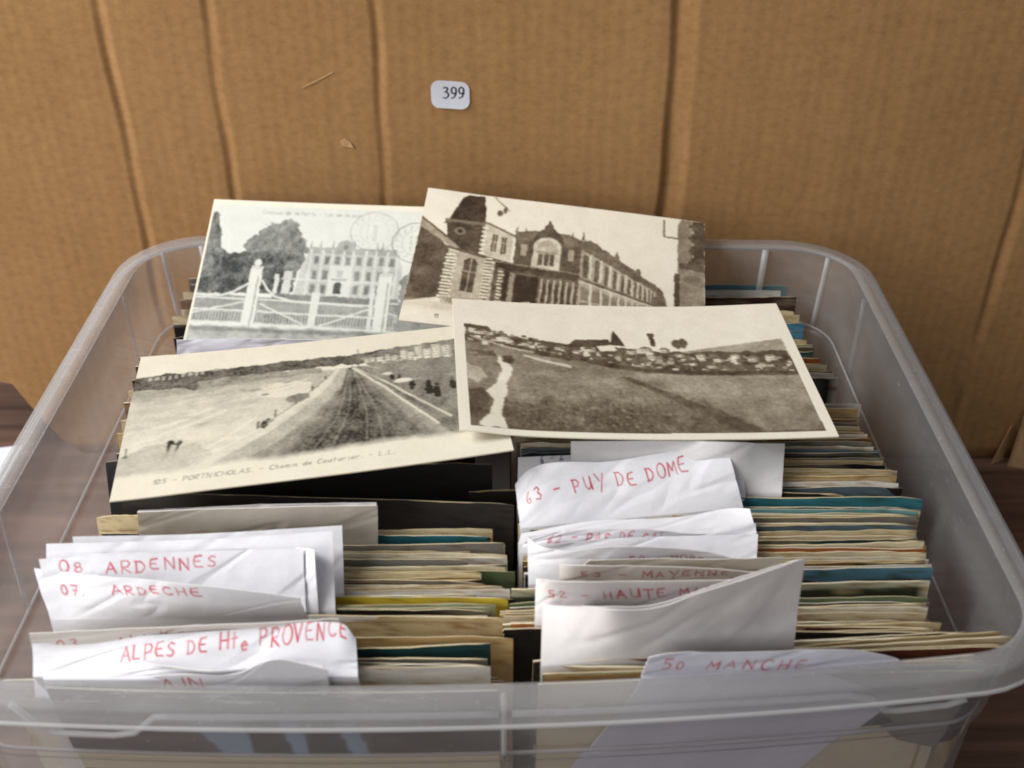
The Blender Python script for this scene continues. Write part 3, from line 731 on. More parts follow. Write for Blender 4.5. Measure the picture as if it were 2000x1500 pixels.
    for x, y, w, h in ((64.2, 12.8, 1.6, 2.0), (66.2, 12.2, 1.4, 2.6), (68.0, 12.8, 2.0, 2.2), (70.4, 11.6, 1.6, 3.4), (72.2, 12.6, 2.2, 2.8), (74.8, 10.8, 1.8, 4.6), (76.8, 11.8, 2.2, 4.2), (79.2, 9.4, 2.0, 6.4), (81.4, 11.0, 2.4, 5.4),
                       (84.0, 9.0, 2.6, 7.4), (86.8, 10.4, 2.6, 6.4), (69.2, 14.6, 1.2, 1.6), (65.2, 14.6, 1.0, 1.2), (78.4, 14.6, 1.2, 1.8), (73.6, 15.0, 1.4, 1.2)):
        t = r2.uniform(.78, .96)
        p.box(x, y, x + w, y + h, t); p.box(x + w * .68, y, x + w, y + h, t * .62)
        p.poly([(x - .2, y + .1), (x + w * .5, y - r2.uniform(.7, 1.4)), (x + w + .2, y + .1)], r2.uniform(.25, .5))
        for a_ in range(max(1, int(h / 1.4))):
            for b_ in (.16, .44): p.box(x + w * b_, y + .5 + a_ * 1.35, x + w * (b_ + .14), y + 1.25 + a_ * 1.35, .28)
    p.poly([(66, 16.2), (100, 18), (100, 34), (80, 27), (70, 20)], .36); p.line([(62.6, 16), (62.6, 7.5)], .35, .25); p.line([(60.6, 16.6), (60.6, 11)], .3, .3)
    for x, y, s in ((71.5, 23.5, .8), (76.8, 29, 1.2), (81.4, 31.5, 1.5), (83.4, 33.5, 1.5), (73.5, 24.5, .8), (88, 31, 1.3)):
        p.poly([(x - .5 * s, y - 1.7 * s), (x + .5 * s, y - 1.7 * s), (x + .75 * s, y + .4 * s), (x + .6 * s, y + 2 * s), (x - .5 * s, y + 2 * s), (x - .7 * s, y + .3 * s)], .10, jit=.35, seed=int(x), fr=.9); p.ell(x, y - 2.1 * s, .4 * s, .45 * s, .15)
    p.ell(74.6, 26.2, 2.6, 1.1, .92); p.ell(70.4, 21.8, 1.5, .7, .85); p.ell(78.3, 26.2, 1.2, .6, .5)
    p.ell(12.6, 43, 1.0, 1.0, .14, jit=.3); p.ell(14.9, 43.6, .8, 1.1, .16, jit=.3); p.line([(12.5, 43), (12.2, 46.6)], .9, .18); p.line([(14.9, 44), (14.4, 46.6)], .8, .2); p.line([(13, 43.6), (15, 44)], .7, .2)
    p.line([(12.2, 46.6), (11.6, 49)], .9, .5, .6); p.line([(14.4, 46.6), (13.8, 49)], .8, .5, .6)
    p.line([(1.6, 44), (1.6, 47.4)], .4, .25); p.ell(1.6, 47.5, .7, .4, .2)
    m = p.v < .55; p.v += m * (tex(13, 1.4) * .16)
    # fade into margin, caption
    lowline = 55.4 - .035 * X * (X < 60) - 2.1 * (X >= 60) + tex(9, .12) * 3.0
    fade = np.clip((Y - lowline + 1.2) / 2.6, 0, 1); p.mix(fade, .965)
    p.age(.11, 25)
    p.text('105 - PORTNICHOLAS. - Chemin de Couturier. - L.L.', 9.5, 59.6, 1.7, .26, .26, .86, .18, 1.0, -.012, .72)
    P = card_grid([(-.1510, .3816, .1750), (-.0127, .4023, .1800), (.0006, .3133, .1812), (-.1377, .2925, .1762)], r, c, .0012, 0, [(0, 1, .2, .3, -.0010), (1, 0, .3, .3, -.001)])
    o = sheet('picture_postcard', P, .0005, p.tone((38, 36, 33), (220, 215, 199)), rgb(225, 215, 190), rgb(226, 217, 194), M_PHOTO)
    tag(o, 'black and white postcard of a beach, promenade and tramline with printed caption', 'postcard', 'loose picture postcards on top')
seafront_card()

def village_card():
    r, c = 250, 390
    p = Pic(r, c); X, Y = p.X, p.Y
    tex = lambda s, f, g=None: (fbm(X * f, Y * (g or f), s, 5) - .5)
    p.v[:] = .965
    hor = np.interp(X, [0, 8, 14, 30, 40, 60, 100], [15, 16, 19, 22, 22, 24, 22])
    # far hill, fields
    p.poly([(62, 25.5), (72, 23.2), (86, 20.6), (96.6, 18.8), (97, 30), (62, 30)], .62)
    fl = sstep(np.interp(X, [0, 20, 40, 60, 100], [19, 24, 27, 29, 30]) - Y, .8)
    p.mix(fl, .47 + tex(6, .12, .35) * .25 + tex(61, 1.3, 2.0) * .2 + .05 * (X / 100))
    p.mix(sstep(50 - Y + tex(3, .1) * 12, 6) * .65, .20 + tex(71, 1.0) * .30)
    p.poly([(55, 33), (97, 34), (97, 61), (80, 61), (62, 43), (50, 36)], .58, .6)
    # village with trees and houses
    p.poly([(3, 13.6), (9, 14.4), (12, 17.5), (22, 20), (33, 22), (42, 22), (60, 25), (97, 25), (97, 35.5), (70, 35.8), (56, 34.8), (44, 31.6), (30, 28), (16, 25), (3, 22)], .26, jit=1.0, seed=5, fr=.4)
    r2 = random.Random(9)
    for k in range(420):
        x = r2.uniform(3.6, 96); yb = np.interp(x, [3, 14, 30, 45, 60, 97], [17, 20.8, 24.4, 26.6, 28.8, 30.0]); y = yb + r2.uniform(-3.0, 4.6)
        w = r2.uniform(.5, 2.2); h = r2.uniform(.35, 1.1)
        q = r2.random()
        if q < .36:
            sl = r2.uniform(-.25, .25)
            p.poly([(x, y), (x + w, y + sl), (x + w, y + h + sl), (x, y + h)], r2.uniform(.6, .95)); p.poly([(x - .2, y), (x + .3, y - h * .9), (x + w - .2, y - h * .8 + sl), (x + w + .2, y + sl)], r2.choice([.2, .35, .55, .9]))
        else: p.ell(x, y, w * .6, h * .9, r2.uniform(.10, .46), .85, jit=.6, seed=k)
    p.box(4.2, 15.6, 10, 18.2, .82); p.poly([(3, 13.4), (9.4, 14.3), (10.6, 16.6), (3, 15.4)], .22); p.poly([(12, 20), (16, 19.5), (17, 22), (12.5, 22)], .9)
    p.poly([(33, 22), (35, 19.5), (45, 18.6), (46, 22.6), (34, 23.2)], .18); p.poly([(45.2, 22), (46.2, 17), (47.1, 14), (48.2, 17), (49.4, 22)], .14); p.poly([(41, 22.4), (46, 21.6), (47, 24.6), (42, 24.8)], .94)
    p.box(57.2, 15.4, 58.6, 21.8, .17); p.box(56.9, 15.2, 58.9, 16.6, .2)
    for cx in (65, 66.8): p.ell(cx, 20.6, 1.3, 2.4, .32, jit=.4, seed=int(cx))
    p.box(51, 23.6, 56.4, 25.6, .85); p.box(59, 23.4, 62, 25, .9)
    for x, y, w, h in ((6, 17, 4.2, 1.6), (13.4, 19.6, 3.0, 1.5), (19, 22, 2.4, 1.2), (23.6, 23.2, 2.8, 1.2), (28.5, 23.6, 2.2, 1.4), (37, 24.2, 3.4, 1.3), (49.5, 24.4, 3.0, 1.7), (53.6, 23.2, 3.6, 1.8), (59.5, 23.6, 2.6, 1.5), (55.2, 27, 2.4, 1.6), (63.5, 26.2, 3.0, 1.4),
                       (69.5, 26.4, 2.6, 1.8), (74, 28.4, 3.2, 1.3), (79.6, 27, 2.6, 1.7), (84, 28.6, 3.0, 1.5), (89.6, 27.6, 3.2, 1.8), (66.5, 30.4, 2.4, 1.2), (71.6, 31.6, 2.8, 1.2), (60.5, 29.6, 2.0, 1.3), (86.8, 31.4, 2.6, 1.2), (45.6, 27.6, 2.2, 1.3), (33.6, 25.6, 2.4, 1.1)):
        t = r2.uniform(.80, .96)
        p.box(x, y, x + w, y + h, t); p.box(x + w * .72, y - .1, x + w, y + h, t * .6)
        p.poly([(x - .25, y + .05), (x + .45, y - .95), (x + w * .74, y - .95), (x + w + .2, y + .05)], r2.choice([.30, .42, .55]))
        for b_ in (.14, .36, .56): p.box(x + w * b_, y + h * .3, x + w * (b_ + .08), y + h * .75, .35)
    # hedge along the foot of the village
    p.line([(17, 24.4), (26, 27.6), (36, 29.4), (44, 32), (54, 34.2), (66, 35.2), (97, 35.8)], 2.0, .15, .75)
    p.line([(20, 28.6), (26, 31), (32, 33)], 1.1, .86, .9); p.line([(5, 20), (14, 24.4), (22, 26.6)], 1.0, .72, .9)
    for k in range(260):
        x = r2.uniform(16, 60); y = 46 + r2.random() ** .7 * 15.5; hh = r2.uniform(.8, 2.6)
        p.line([(x, y), (x + r2.uniform(-.5, .5), y - hh)], r2.uniform(.15, .3), r2.choice([.12, .18, .5, .6]), .55)
    for k in range(90):
        x = r2.uniform(45, 92); y = 36.5 + r2.random() * 24; p.line([(x, y), (x + r2.uniform(3, 10), y + r2.uniform(.1, .9))], r2.uniform(.15, .35), r2.choice([.42, .62, .68]), .35)
    # ditch across the field
    for k in range(60):
        t = k / 59; x = 47 + 31 * t ** .95; y = 37.5 + 23.5 * t
        p.ell(x + r2.uniform(-.4, .4), y, .9 + 2.0 * t, .6 + 1.1 * t, .18 + r2.uniform(-.04, .12), .42, jit=.9, seed=k)
    for k in range(240):
        x = r2.uniform(16, 52); y = 49 + r2.random() ** .6 * 12
        p.ell(x, y, r2.uniform(.2, .5), r2.uniform(.15, .4), r2.choice([.66, .1, .5, .12]), .6)
    # chalk track
    p.poly([(12.2, 29.2), (14, 31), (15.8, 34.5), (15, 38.5), (13.4, 43), (13.6, 47), (11.4, 54), (12.4, 62), (5, 62), (8.6, 55), (9.6, 50), (8.2, 46.6), (10.8, 41.5), (12.8, 36.5), (11.6, 32)], .93, jit=.8, seed=4, fr=.5)
    p.poly([(3, 33), (7.4, 36), (8.4, 39.5), (5.4, 42.5), (3, 41)], .74, .9, jit=.9, seed=41, fr=.5)
    p.poly([(3, 46), (7.5, 45), (8.6, 51), (4, 58), (3, 58)], .2, .9, jit=.5, seed=42)
    for k in range(40):
        x = r2.uniform(5.5, 11.4); p.ell(x, 28.2 + r2.uniform(-1.2, 1.4), r2.uniform(.3, .9), r2.uniform(.25, .6), r2.uniform(.14, .3), .8, jit=.5, seed=k)
        p.ell(14.6 + r2.uniform(-1, 1.4), 30.6 + r2.uniform(-1.3, 1.6), r2.uniform(.3, .8), r2.uniform(.25, .6), r2.uniform(.12, .28), .8, jit=.5, seed=k)
    p.v += (p.v < .9) * tex(19, 2.0) * .10
    p.age(.11, 35, lo=.05); X, Y = p.X, p.Y
    ins = inpoly(X, Y, [(2.9, 2), (96.8, 2), (97.2, 61.8), (2.9, 62.2)])
    p.v = np.where(ins, p.v, .975)
    P = card_grid([(-.0252, .4088, .1868), (.1141, .4190, .1772), (.1206, .3291, .1750), (-.0187, .3187, .1848)], r, c, .0022, -.0004, [(.02, 1, .10, .2, .0012), (1, 0, .2, .3, .0010)])
    o = sheet('picture_postcard', P, .0005, p.tone((52, 42, 34), (236, 231, 217), (1, 0, -5)), rgb(228, 220, 196), rgb(246, 238, 214), M_PHOTO)
    tag(o, 'sepia postcard of a village beyond a field, with chalk track and white border', 'postcard', 'loose picture postcards on top')
village_card()

# ------------------------------------------------------------------ paper dividers
RED = rgb(206, 26, 56)
def spline(pts, n):
    """smooth curve through control points (parameter: distance along x), n samples"""
    pts = np.array(pts, float); s = np.concatenate([[0], np.cumsum(np.linalg.norm(np.diff(pts, axis=0), axis=1))]); s /= s[-1]
    t = np.linspace(0, 1, n)
    m = np.gradient(pts, s, axis=0) if len(pts) > 2 else np.repeat((pts[1:] - pts[:-1]), 2, axis=0)
    k = np.clip(np.searchsorted(s, t, side='right') - 1, 0, len(pts) - 2)
    h = (s[k + 1] - s[k])[:, None]; u = ((t - s[k])[:, None]) / h
    return (2 * u ** 3 - 3 * u ** 2 + 1) * pts[k] + (u ** 3 - 2 * u ** 2 + u) * h * m[k] + (-2 * u ** 3 + 3 * u ** 2) * pts[k + 1] + (u ** 3 - u ** 2) * h * m[k + 1]
def divider(label, top, base, texts=(), tint=(240, 240, 246), zb=.157, bulge=0, group=None, deep=.098, name='divider_card', Yb=None, ink=RED, bottomx=None, back=-.006, wall=False):
    """white slip standing among the cards. top: points (px, py, lean in metres behind its foot); base: where its
    two edges disappear between the cards"""
    has = bool(texts)
    nu, nv, nh = (330, 84, 10) if has else (110, 28, 8)
    if Yb is None: M0, M1 = atz(*base[0], zb), atz(*base[1], zb)
    else: M0, M1 = aty(*base[0], Yb[0]), aty(*base[1], Yb[1])
    px0, px1 = top[0][0], top[-1][0]
    T = []
    for x, y, d in top:
        f = (x - px0) / (px1 - px0)
        T.append(aty(x, y, (M0[1] * (1 - f) + M1[1] * f) + d))
    T = spline(T, nu); f = np.linspace(0, 1, nu)[:, None]
    B = M0 * (1 - f) + M1 * f
    v = np.linspace(0, 1, nv)[:, None, None]
    up = T[None] * (1 - v) + B[None] * v
    n = np.cross(M1 - M0, np.mean(T, 0) - np.mean(B, 0)); n /= np.linalg.norm(n)
    if n[1] > 0: n = -n
    up = up + n * (bulge * 4 * v * (1 - v)) + n * (np.sin(f * 7 + px0)[None] * .0005 * v * (1 - v) * 4)
    sd = int(abs(px0 * 7 + top[0][1])) % 50
    UU = np.repeat(f[None, :, 0], nv, 0) * 9; VV = np.repeat(v[:, :, 0], nu, 1) * 2.2
    cr = (fbm(UU * .6, VV * .6, sd, 3) - .5) * .0012 - np.clip(.10 - np.abs(fbm(UU * .5 + VV * .8, VV * .4, sd + 7, 2) - .5), 0, .1) * .0055
    fade = np.clip((1 - v[:, :, 0]) / .35, 0, 1) * (.55 + .45 * v[:, :, 0])
    up = up + n * (cr * fade)[..., None]
    w = np.linspace(0, 1, nh + 1)[1:, None, None]
    low = B.copy(); low[:, 2] = deep; low[:, 1] = B[:, 1] + back
    if bottomx: low[:, 0] = np.linspace(bottomx[0], bottomx[1], nu)
    dn = B[None] * (1 - w) + low[None] * w
    P = np.concatenate([up, dn])
    if wall:
        wy = front_y(P[..., 0]) + np.interp(P[..., 2], [q[1] for q in inner], [q[0] for q in inner]) + .0012
        P[..., 1] = np.where(P[..., 2] < .158, wy, P[..., 1])
    C = np.zeros(P.shape) + rgb(*tint)
    gr = fbm(np.repeat(np.linspace(0, 7, nu)[None], P.shape[0], 0), np.repeat(np.linspace(0, 5, P.shape[0])[:, None], nu, 1), sd + 3, 4)
    C = C * (1 - np.clip(gr - .5, 0, 1) * .22)[..., None]
    W = np.linalg.norm(M1 - M0); Hh = np.mean(np.linalg.norm(T - B, axis=1))
    Xg = np.repeat(np.linspace(0, W, nu)[None], nv, 0); Yg = np.repeat(np.linspace(0, Hh, nv)[:, None], nu, 1)
    for k, (txt, u0, v0, u1, v1, h, adv) in enumerate(texts):
        a = np.array([u0 * W, v0 * Hh]); b = np.array([u1 * W, v1 * Hh]); d = b - a
        pls = layout(txt, h, adv, .06, .13, k + len(txt))
        L = max(q[0] for pl in pls for q in pl); d = d / L
        e = np.array([d[1], -d[0]]); e = e / np.linalg.norm(e)
        if e[1] > 0: e = -e
        m = np.zeros(Xg.shape)
        for pl in pls:
            pp = [a + d * q[0] + e * q[1] for q in pl]
            for s0, s1 in zip(pp[:-1], pp[1:]):
                m = np.maximum(m, sstep(segdist(Xg, Yg, s0, s1) - (.00024 + .00006 * math.sin(s0[0] * 900)), .00034))
        m *= 1.05 - .32 * fbm(Xg * 500, Yg * 500, 4 + k)
        C[:nv] = C[:nv] * (1 - m[..., None]) + ink * m[..., None]
    o = sheet(name, P, .00026, C, rgb(*tint), rgb(240, 238, 236), M_PAPER, step=2 if has else 1)
    tag(o, label, 'divider', group)
    return o
G = 'paper dividers between the postcards'
W1 = (228, 226, 228)
# column with the departments 01 to 08
divider('blank white divider slip toned as shaded, just in front of the dark leaning photographs', [(268, 1001, -.002), (480, 992, -.002), (737, 988, -.002)], [(272, 1062), (738, 1062)], tint=(222, 214, 202), group=G)  # white paper with its shade put into the tint
divider('added white slip standing in for the lit top strip of the shade-toned divider', [(270, 997, .004), (480, 987, .004), (735, 982, .004)], [(276, 1052), (737, 1052)], tint=(236, 236, 240), group=G)  # added sheet imitating the lit top fold of the shade-toned slip
divider('tallest blank white slip at the back of the ARDENNES bundle', [(142, 1048, .017), (400, 1042, .018), (668, 1026, .020)], [(150, 1192), (672, 1160)], group=G)
divider('blank white slip second in the ARDENNES bundle, its corner square', [(90, 1062, .015), (400, 1053, .016), (650, 1037, .017)], [(95, 1199), (655, 1190)], group=G)
divider('narrow blank white slip whose curled edge shows beside the ARDENNES slip', [(120, 1084, .0125), (400, 1074, .013), (600, 1071, .012), (614, 1074, .009)], [(110, 1202), (622, 1194)], group=G)
divider('white divider slip handwritten 08 ARDENNES in red', [(76, 1092, .0115), (300, 1080, .0125), (592, 1071, .013)], [(100, 1206), (598, 1200)],
        [('08', .07, .27, .155, .22, .0036, .9), ('ARDENNES', .245, .29, .665, .25, .0037, .95)], group=G)
divider('white divider slip handwritten 07 ARDECHE in red, twisted forward', [(66, 1110, .011), (120, 1116, .010), (185, 1124, .007), (400, 1144, -.004), (500, 1156, -.0055), (585, 1168, -.006)], [(102, 1211), (602, 1206)],
        [('07.', .075, .45, .16, .47, .0034, .95), ('ARDECHE', .28, .38, .65, .24, .0030, .98)], group=G, bulge=.001)
divider('divider slip with half hidden red writing behind the ALPES slip', [(57, 1237, -.001), (200, 1232, -.0015), (350, 1224, -.0015), (500, 1217, -.0015), (662, 1210, -.001)], [(66, 1275), (668, 1258)],
        [('03 - ALLIER', .08, .72, .50, .56, .0040, .95)], tint=(232, 226, 220), group=G, ink=rgb(190, 60, 66))
divider('white divider slip handwritten ALPES DE Hte PROVENCE in red', [(62, 1257, .008), (110, 1252, .0095), (300, 1240, .010), (520, 1225, .011), (640, 1215, .011), (672, 1220, .010), (695, 1248, .008)], [(64, 1322), (699, 1322)],
        [('ALPES DE Hte PROVENCE', .27, .60, .955, .26, .0046, .88)], group=G, back=.014, deep=.11)
divider('crumpled blank white slip rippling in front of the ALPES writing', [(88, 1270, .010), (160, 1274, .010), (230, 1284, .007), (330, 1302, .000), (420, 1311, -.003), (500, 1303, .001), (548, 1287, .004), (600, 1297, .002), (632, 1302, .0)], [(84, 1328), (642, 1328)], group=G, back=.013, deep=.11)
divider('crumpled white divider slip handwritten 01 AIN in red', [(66, 1262, .013), (110, 1290, .010), (190, 1318, .006), (270, 1322, .001), (350, 1318, -.003), (460, 1316, -.004), (540, 1288, -.0035), (600, 1299, -.003), (640, 1309, -.003)], [(68, 1362), (642, 1362)],
        [('01', .125, .56, .235, .62, .0052, 1.0), ('-', .33, .52, .37, .52, .003, 1.0), ('AIN', .46, .56, .60, .56, .0050, 1.0)], group=G, back=.010, deep=.11, zb=.1475)
# column with the departments 50 to 63
divider('wide blank slip whose lit end stands tallest behind the PUY DE DOME bundle', [(1115, 862, .009), (1300, 861, .008), (1440, 864, .007), (1490, 866, .011), (1533, 866, .015)], [(1115, 962), (1527, 964)], group=G, tint=(236, 234, 236))
divider('white slip with faint grey pencil marks behind the PUY DE DOME slip', [(1012, 893, .016), (1200, 884, .016), (1380, 866, .016), (1430, 872, .015), (1448, 884, .013)], [(1010, 992), (1456, 974)],
        [('6 - 2', .10, .16, .20, .10, .0030, 1.0), ('-', .52, .12, .55, .10, .003, 1.0)], group=G, ink=rgb(120, 110, 130))
divider('white divider slip handwritten 63 PUY DE DOME in red', [(1006, 946, .017), (1022, 926, .017), (1200, 900, .017), (1380, 873, .017), (1419, 871, .016)], [(1016, 1032), (1452, 992)],
        [('63 - PUY DE DOME', .05, .56, .80, .35, .0049, .98)], group=G)
divider('thin blank white slip lying flat just in front of the PUY DE DOME slip', [(1018, 1042, .005), (1150, 1018, .009), (1330, 1009, .009), (1440, 992, .010), (1464, 994, .008)], [(1012, 1062), (1478, 1046)], group=G)
divider('white slip with faint red writing second in front of PUY DE DOME', [(1030, 1048, .003), (1120, 1036, .003), (1250, 1034, .003), (1400, 1041, .004), (1476, 1022, .006)], [(1014, 1080), (1480, 1075)],
        [('62 - PAS DE CAL', .10, .55, .60, .52, .0030, 1.0)], group=G, ink=rgb(220, 120, 140))
divider('white slip with a bright drooping corner behind the MAYENNE slip', [(1060, 1066, .003), (1190, 1052, .005), (1280, 1048, .007), (1400, 1045, .009), (1481, 1043, .010)], [(1044, 1098), (1478, 1108)], group=G)
divider('bent white slip rising at its end beside the gap between both card columns', [(1030, 1048, .010), (1048, 1062, .007), (1090, 1076, .003), (1180, 1069, -.001), (1270, 1069, -.001), (1400, 1083, -.001), (1474, 1106, -.001)], [(1032, 1142), (1490, 1126)],
        [('59 - NORD', .44, .45, .76, .40, .0026, 1.0)], group=G, ink=rgb(200, 130, 130))
divider('plain cream slip with a pointed corner behind the MAYENNE slip', [(1150, 1094, -.001), (1300, 1092, -.001), (1430, 1092, -.001), (1532, 1089, .001)], [(1100, 1146), (1510, 1132)], group=G, tint=(230, 222, 208))
divider('divider slip handwritten 53 MAYENNE in dull red', [(1092, 1101, .004), (1110, 1103, .001), (1250, 1106, -.002), (1400, 1112, -.002), (1505, 1120, -.002)], [(1094, 1166), (1500, 1152)],
        [('53 - MAYENNE', .12, .42, .80, .28, .0027, 1.05)], tint=(230, 224, 220), group=G, ink=rgb(190, 100, 96))
divider('divider slip handwritten 52 HAUTE MARNE in red, partly hidden', [(1047, 1130, .009), (1068, 1134, .003), (1110, 1136, -.001), (1250, 1135, -.002), (1450, 1134, -.002), (1500, 1134, -.002)], [(1044, 1222), (1500, 1205)],
        [('52 - HAUTE MARNE', .09, .42, .89, .33, .0036, 1.0)], group=G, tint=(234, 230, 230))
divider('added white slip lining the top of the big folded slip as its bright fold edge', [(1064, 1176, .021), (1130, 1182, .014), (1195, 1185, .003), (1265, 1184, -.0005), (1400, 1142, -.0005), (1520, 1104, .0005), (1560, 1093, .002)], [(1066, 1284), (1540, 1252)], group=G, back=.004)  # added backing sheet that draws the fold's bright edge
divider('big blank folded slip standing high over the MANCHE slip', [(1060, 1180, .017), (1090, 1183, .014), (1150, 1187, .006), (1200, 1191, -.002), (1262, 1190, -.003), (1400, 1148, -.003), (1520, 1110, -.0025), (1560, 1096, -.0015), (1573, 1093, -.001)], [(1056, 1303), (1550, 1268)], group=G, tint=(228, 224, 224), back=.004)
divider('lavender white divider slip handwritten 50 MANCHE in red by the near wall', [(1268, 1284, .001), (1290, 1279, .001), (1400, 1276, .001), (1560, 1271, .001), (1680, 1272, .001), (1745, 1286, .001), (1814, 1314, .001)], [(1244, 1352), (1800, 1346)],
        [('50', .06, .47, .13, .42, .0036, 1.0), ('MANCHE', .21, .42, .54, .42, .0036, 1.05)], group=G, tint=(222, 222, 234), Yb=(.2296, .2372), deep=.088, bottomx=(.012, .092), wall=True, ink=rgb(206, 74, 92))
divider('lavender white slip poking out between the chateau and beach postcards', [(345, 664, .001), (480, 662, .001), (640, 664, .001)], [(345, 700), (640, 700)], tint=(232, 232, 246), group=G, zb=.142, deep=.09)

# ------------------------------------------------------------------ upright postcards packed in two columns
FLOOR = .0542
CREAMS = [(232, 220, 186), (222, 206, 168), (238, 228, 202), (208, 190, 150), (216, 202, 172), (228, 212, 172), (240, 234, 214)]
PAL = {  # face colours from the top down (band limits are depths below the top edge in metres)
 'cream': ['cream', 0], 'tan': [(196, 166, 116)], 'brown': [(120, 82, 50)], 'teal': [(46, 112, 124)], 'aqua': [(120, 170, 176)], 'blue': [(86, 140, 172)], 'navy': [(34, 46, 66)],
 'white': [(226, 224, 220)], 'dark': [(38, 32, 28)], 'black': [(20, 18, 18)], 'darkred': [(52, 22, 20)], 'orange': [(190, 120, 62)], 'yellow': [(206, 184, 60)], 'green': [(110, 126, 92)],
 'palegreen': [(176, 186, 150)], 'grey': [(132, 128, 120)], 'redbrown': [(104, 52, 36)], 'royal': [(34, 74, 150)], 'bluegrey': [(104, 124, 136)], 'deepteal': [(26, 66, 70)]}
COLWORD = {'navy': 'navy blue', 'darkred': 'dark red', 'palegreen': 'pale green', 'redbrown': 'reddish brown', 'royal': 'bright blue', 'bluegrey': 'blue grey', 'deepteal': 'deep teal', 'aqua': 'light aqua',
           'landscape': 'landscape', 'skyline': 'blue sky', 'frame': 'black framed', 'snow': 'snowy', 'bordered': 'bordered cream', 'scallop': 'scalloped cream'}
n_cards = [0]
def upright(xe, ye, kind, where, **kw):
    o = upright_one(xe, ye, kind, where, **kw)
    if 'label' not in kw and 600 < ye < 1260 and 'zt' not in kw and kind in ('cream', 'tan', 'scallop', 'orange', 'brown', 'dark', 'aqua'):
        upright_one(xe + rng.uniform(-9, 7), ye + 2.8, rng.choice(['cream', 'cream', 'tan', 'white', 'scallop', 'grey', 'bluegrey', 'dark']), where, **kw)
    return o
def upright_one(xe, ye, kind, where, end='r', zt=.157, lean=6.0, yaw=0.0, w=None, label=None, thick=None, group=None):
    """one postcard standing on its long edge; its top corner at END appears at pixel (xe, ye)"""
    k = n_cards[0]; n_cards[0] += 1
    w = w or rng.uniform(.1375, .1405)
    zt = zt + rng.uniform(-.0008, .0008)
    A = atz(xe, ye, zt)
    s = 1 if end == 'r' else -1
    dirv = np.array([math.cos(yaw), math.sin(yaw), 0])
    TR = A if end == 'r' else A + dirv * w; TL = TR - dirv * w
    yaw_j = rng.gauss(0, .006); dz = np.array([0, 0, -abs(rng.gauss(0, .0014)) if not label else 0]); tip = rng.gauss(0, .0008)
    TR = TR + dz + np.array([0, yaw_j * .03, tip]); TL = TL + dz - np.array([0, yaw_j * .03, tip])
    ln = math.radians(lean + rng.uniform(-1.5, 1.5))
    foot_y = max(front_y(TL[0]), front_y(TR[0])) + .0155
    ln = min(ln, math.atan((min(TL[1], TR[1]) - foot_y) / (zt - FLOOR)))
    hgt = (zt - FLOOR - .0006) / math.cos(ln)
    dn = np.array([math.sin(yaw) * math.sin(ln), -math.sin(ln), -math.cos(ln)])
    c, r = 34, 22
    u = np.linspace(0, 1, c)[None, :, None]; depth = np.concatenate([np.linspace(0, .012, 12), np.linspace(.014, hgt, r - 12)])
    P = (TL * (1 - u) + TR * u) + dn * depth[:, None, None]
    bow = rng.uniform(-.0006, .0012)
    nrm = np.array([-math.sin(yaw) * 0, -1, 0])
    P = P + nrm * (bow * 4 * u * (1 - u)) * np.exp(-depth[:, None, None] / .05)
    rag = np.interp(np.linspace(0, 1, c), np.linspace(0, 1, 12), [rng.uniform(-.0005, .0002) for _ in range(12)]) + np.array([rng.uniform(-.0002, .0001) for _ in range(c)])
    for e_, wd in ((0, rng.randint(1, 3)), (1, rng.randint(1, 3))):
        for q_ in range(wd): rag[(q_ if e_ == 0 else c - 1 - q_)] -= (wd - q_) * rng.uniform(.0001, .0004)
    if kind == 'scallop': rag = rag + .0006 * np.abs(np.sin(np.linspace(0, 30, c)))
    P[0, :, 2] += rag; P[1, :, 2] += rag * .5
    cr = rng.choice(CREAMS)
    jit = lambda cc, a=8: np.clip(np.array(cc) + rng.uniform(-a, a), 0, 255)
    X = np.linspace(0, 1, c)[None, :] * np.ones((r, 1)); D = depth[:, None] * np.ones((1, c)) * 1000
    nz = fbm(X * 9 + k, D * .25, k % 50, 4)[..., None]
    edge = rgb(*jit(cr)); 
    if kind in ('cream', 'scallop'): base = lin(jit(cr) / 255.) * (.82 + .36 * nz)
    elif kind == 'landscape':
        sky = rgb(176, 176, 150); tree = rgb(52, 56, 40)
        m = sstep(3.0 + (fbm(X * 7, X * 3 + 2, 6) - .5) * 5 - D, .7)[..., None]
        base = sky * (1 - m) + (tree * (.6 + .9 * nz)) * m
        bl = np.exp(-(((X - .80) / .02) ** 2 + ((D - 4) / 1.2) ** 2))[..., None]; base = base * (1 - bl) + rgb(190, 170, 120) * bl
        b = np.maximum(sstep(.988 - X, .012), sstep(D - .3, .3))[..., None]; base = base * (1 - b) + rgb(206, 200, 176) * b
    elif kind == 'skyline':
        base = rgb(88, 132, 152) * (.85 + .3 * nz)
        m = sstep(1.6 + np.clip((X - .56) * 26, -1.4, 4) + (fbm(X * 12, X, 3) - .5) * 3 - D, .5)[..., None]; base = base * (1 - m) + rgb(46, 42, 36) * m
    elif kind == 'frame':
        base = rgb(70, 74, 66) * (.7 + .6 * nz)
        b = np.maximum(sstep(.955 - X, .01), sstep(D - 2.0, .4))[..., None]; base = base * (1 - b) + rgb(22, 22, 22) * b
        e2 = np.maximum(sstep(.99 - X, .01), sstep(D - .5, .3))[..., None]; base = base * (1 - e2) + rgb(200, 196, 186) * e2
    elif kind == 'snow':
        m = sstep(5.5 + (fbm(X * 8, X, 6) - .5) * 5 - D, 1.5)[..., None]; base = rgb(214, 214, 216) * (1 - m) + rgb(150, 118, 66) * m
        b = sstep(.985 - X, .01)[..., None]; base = base * (1 - b) + rgb(224, 216, 196) * b
    elif kind == 'bordered':
        base = rgb(208, 188, 146) * (.9 + .2 * nz)
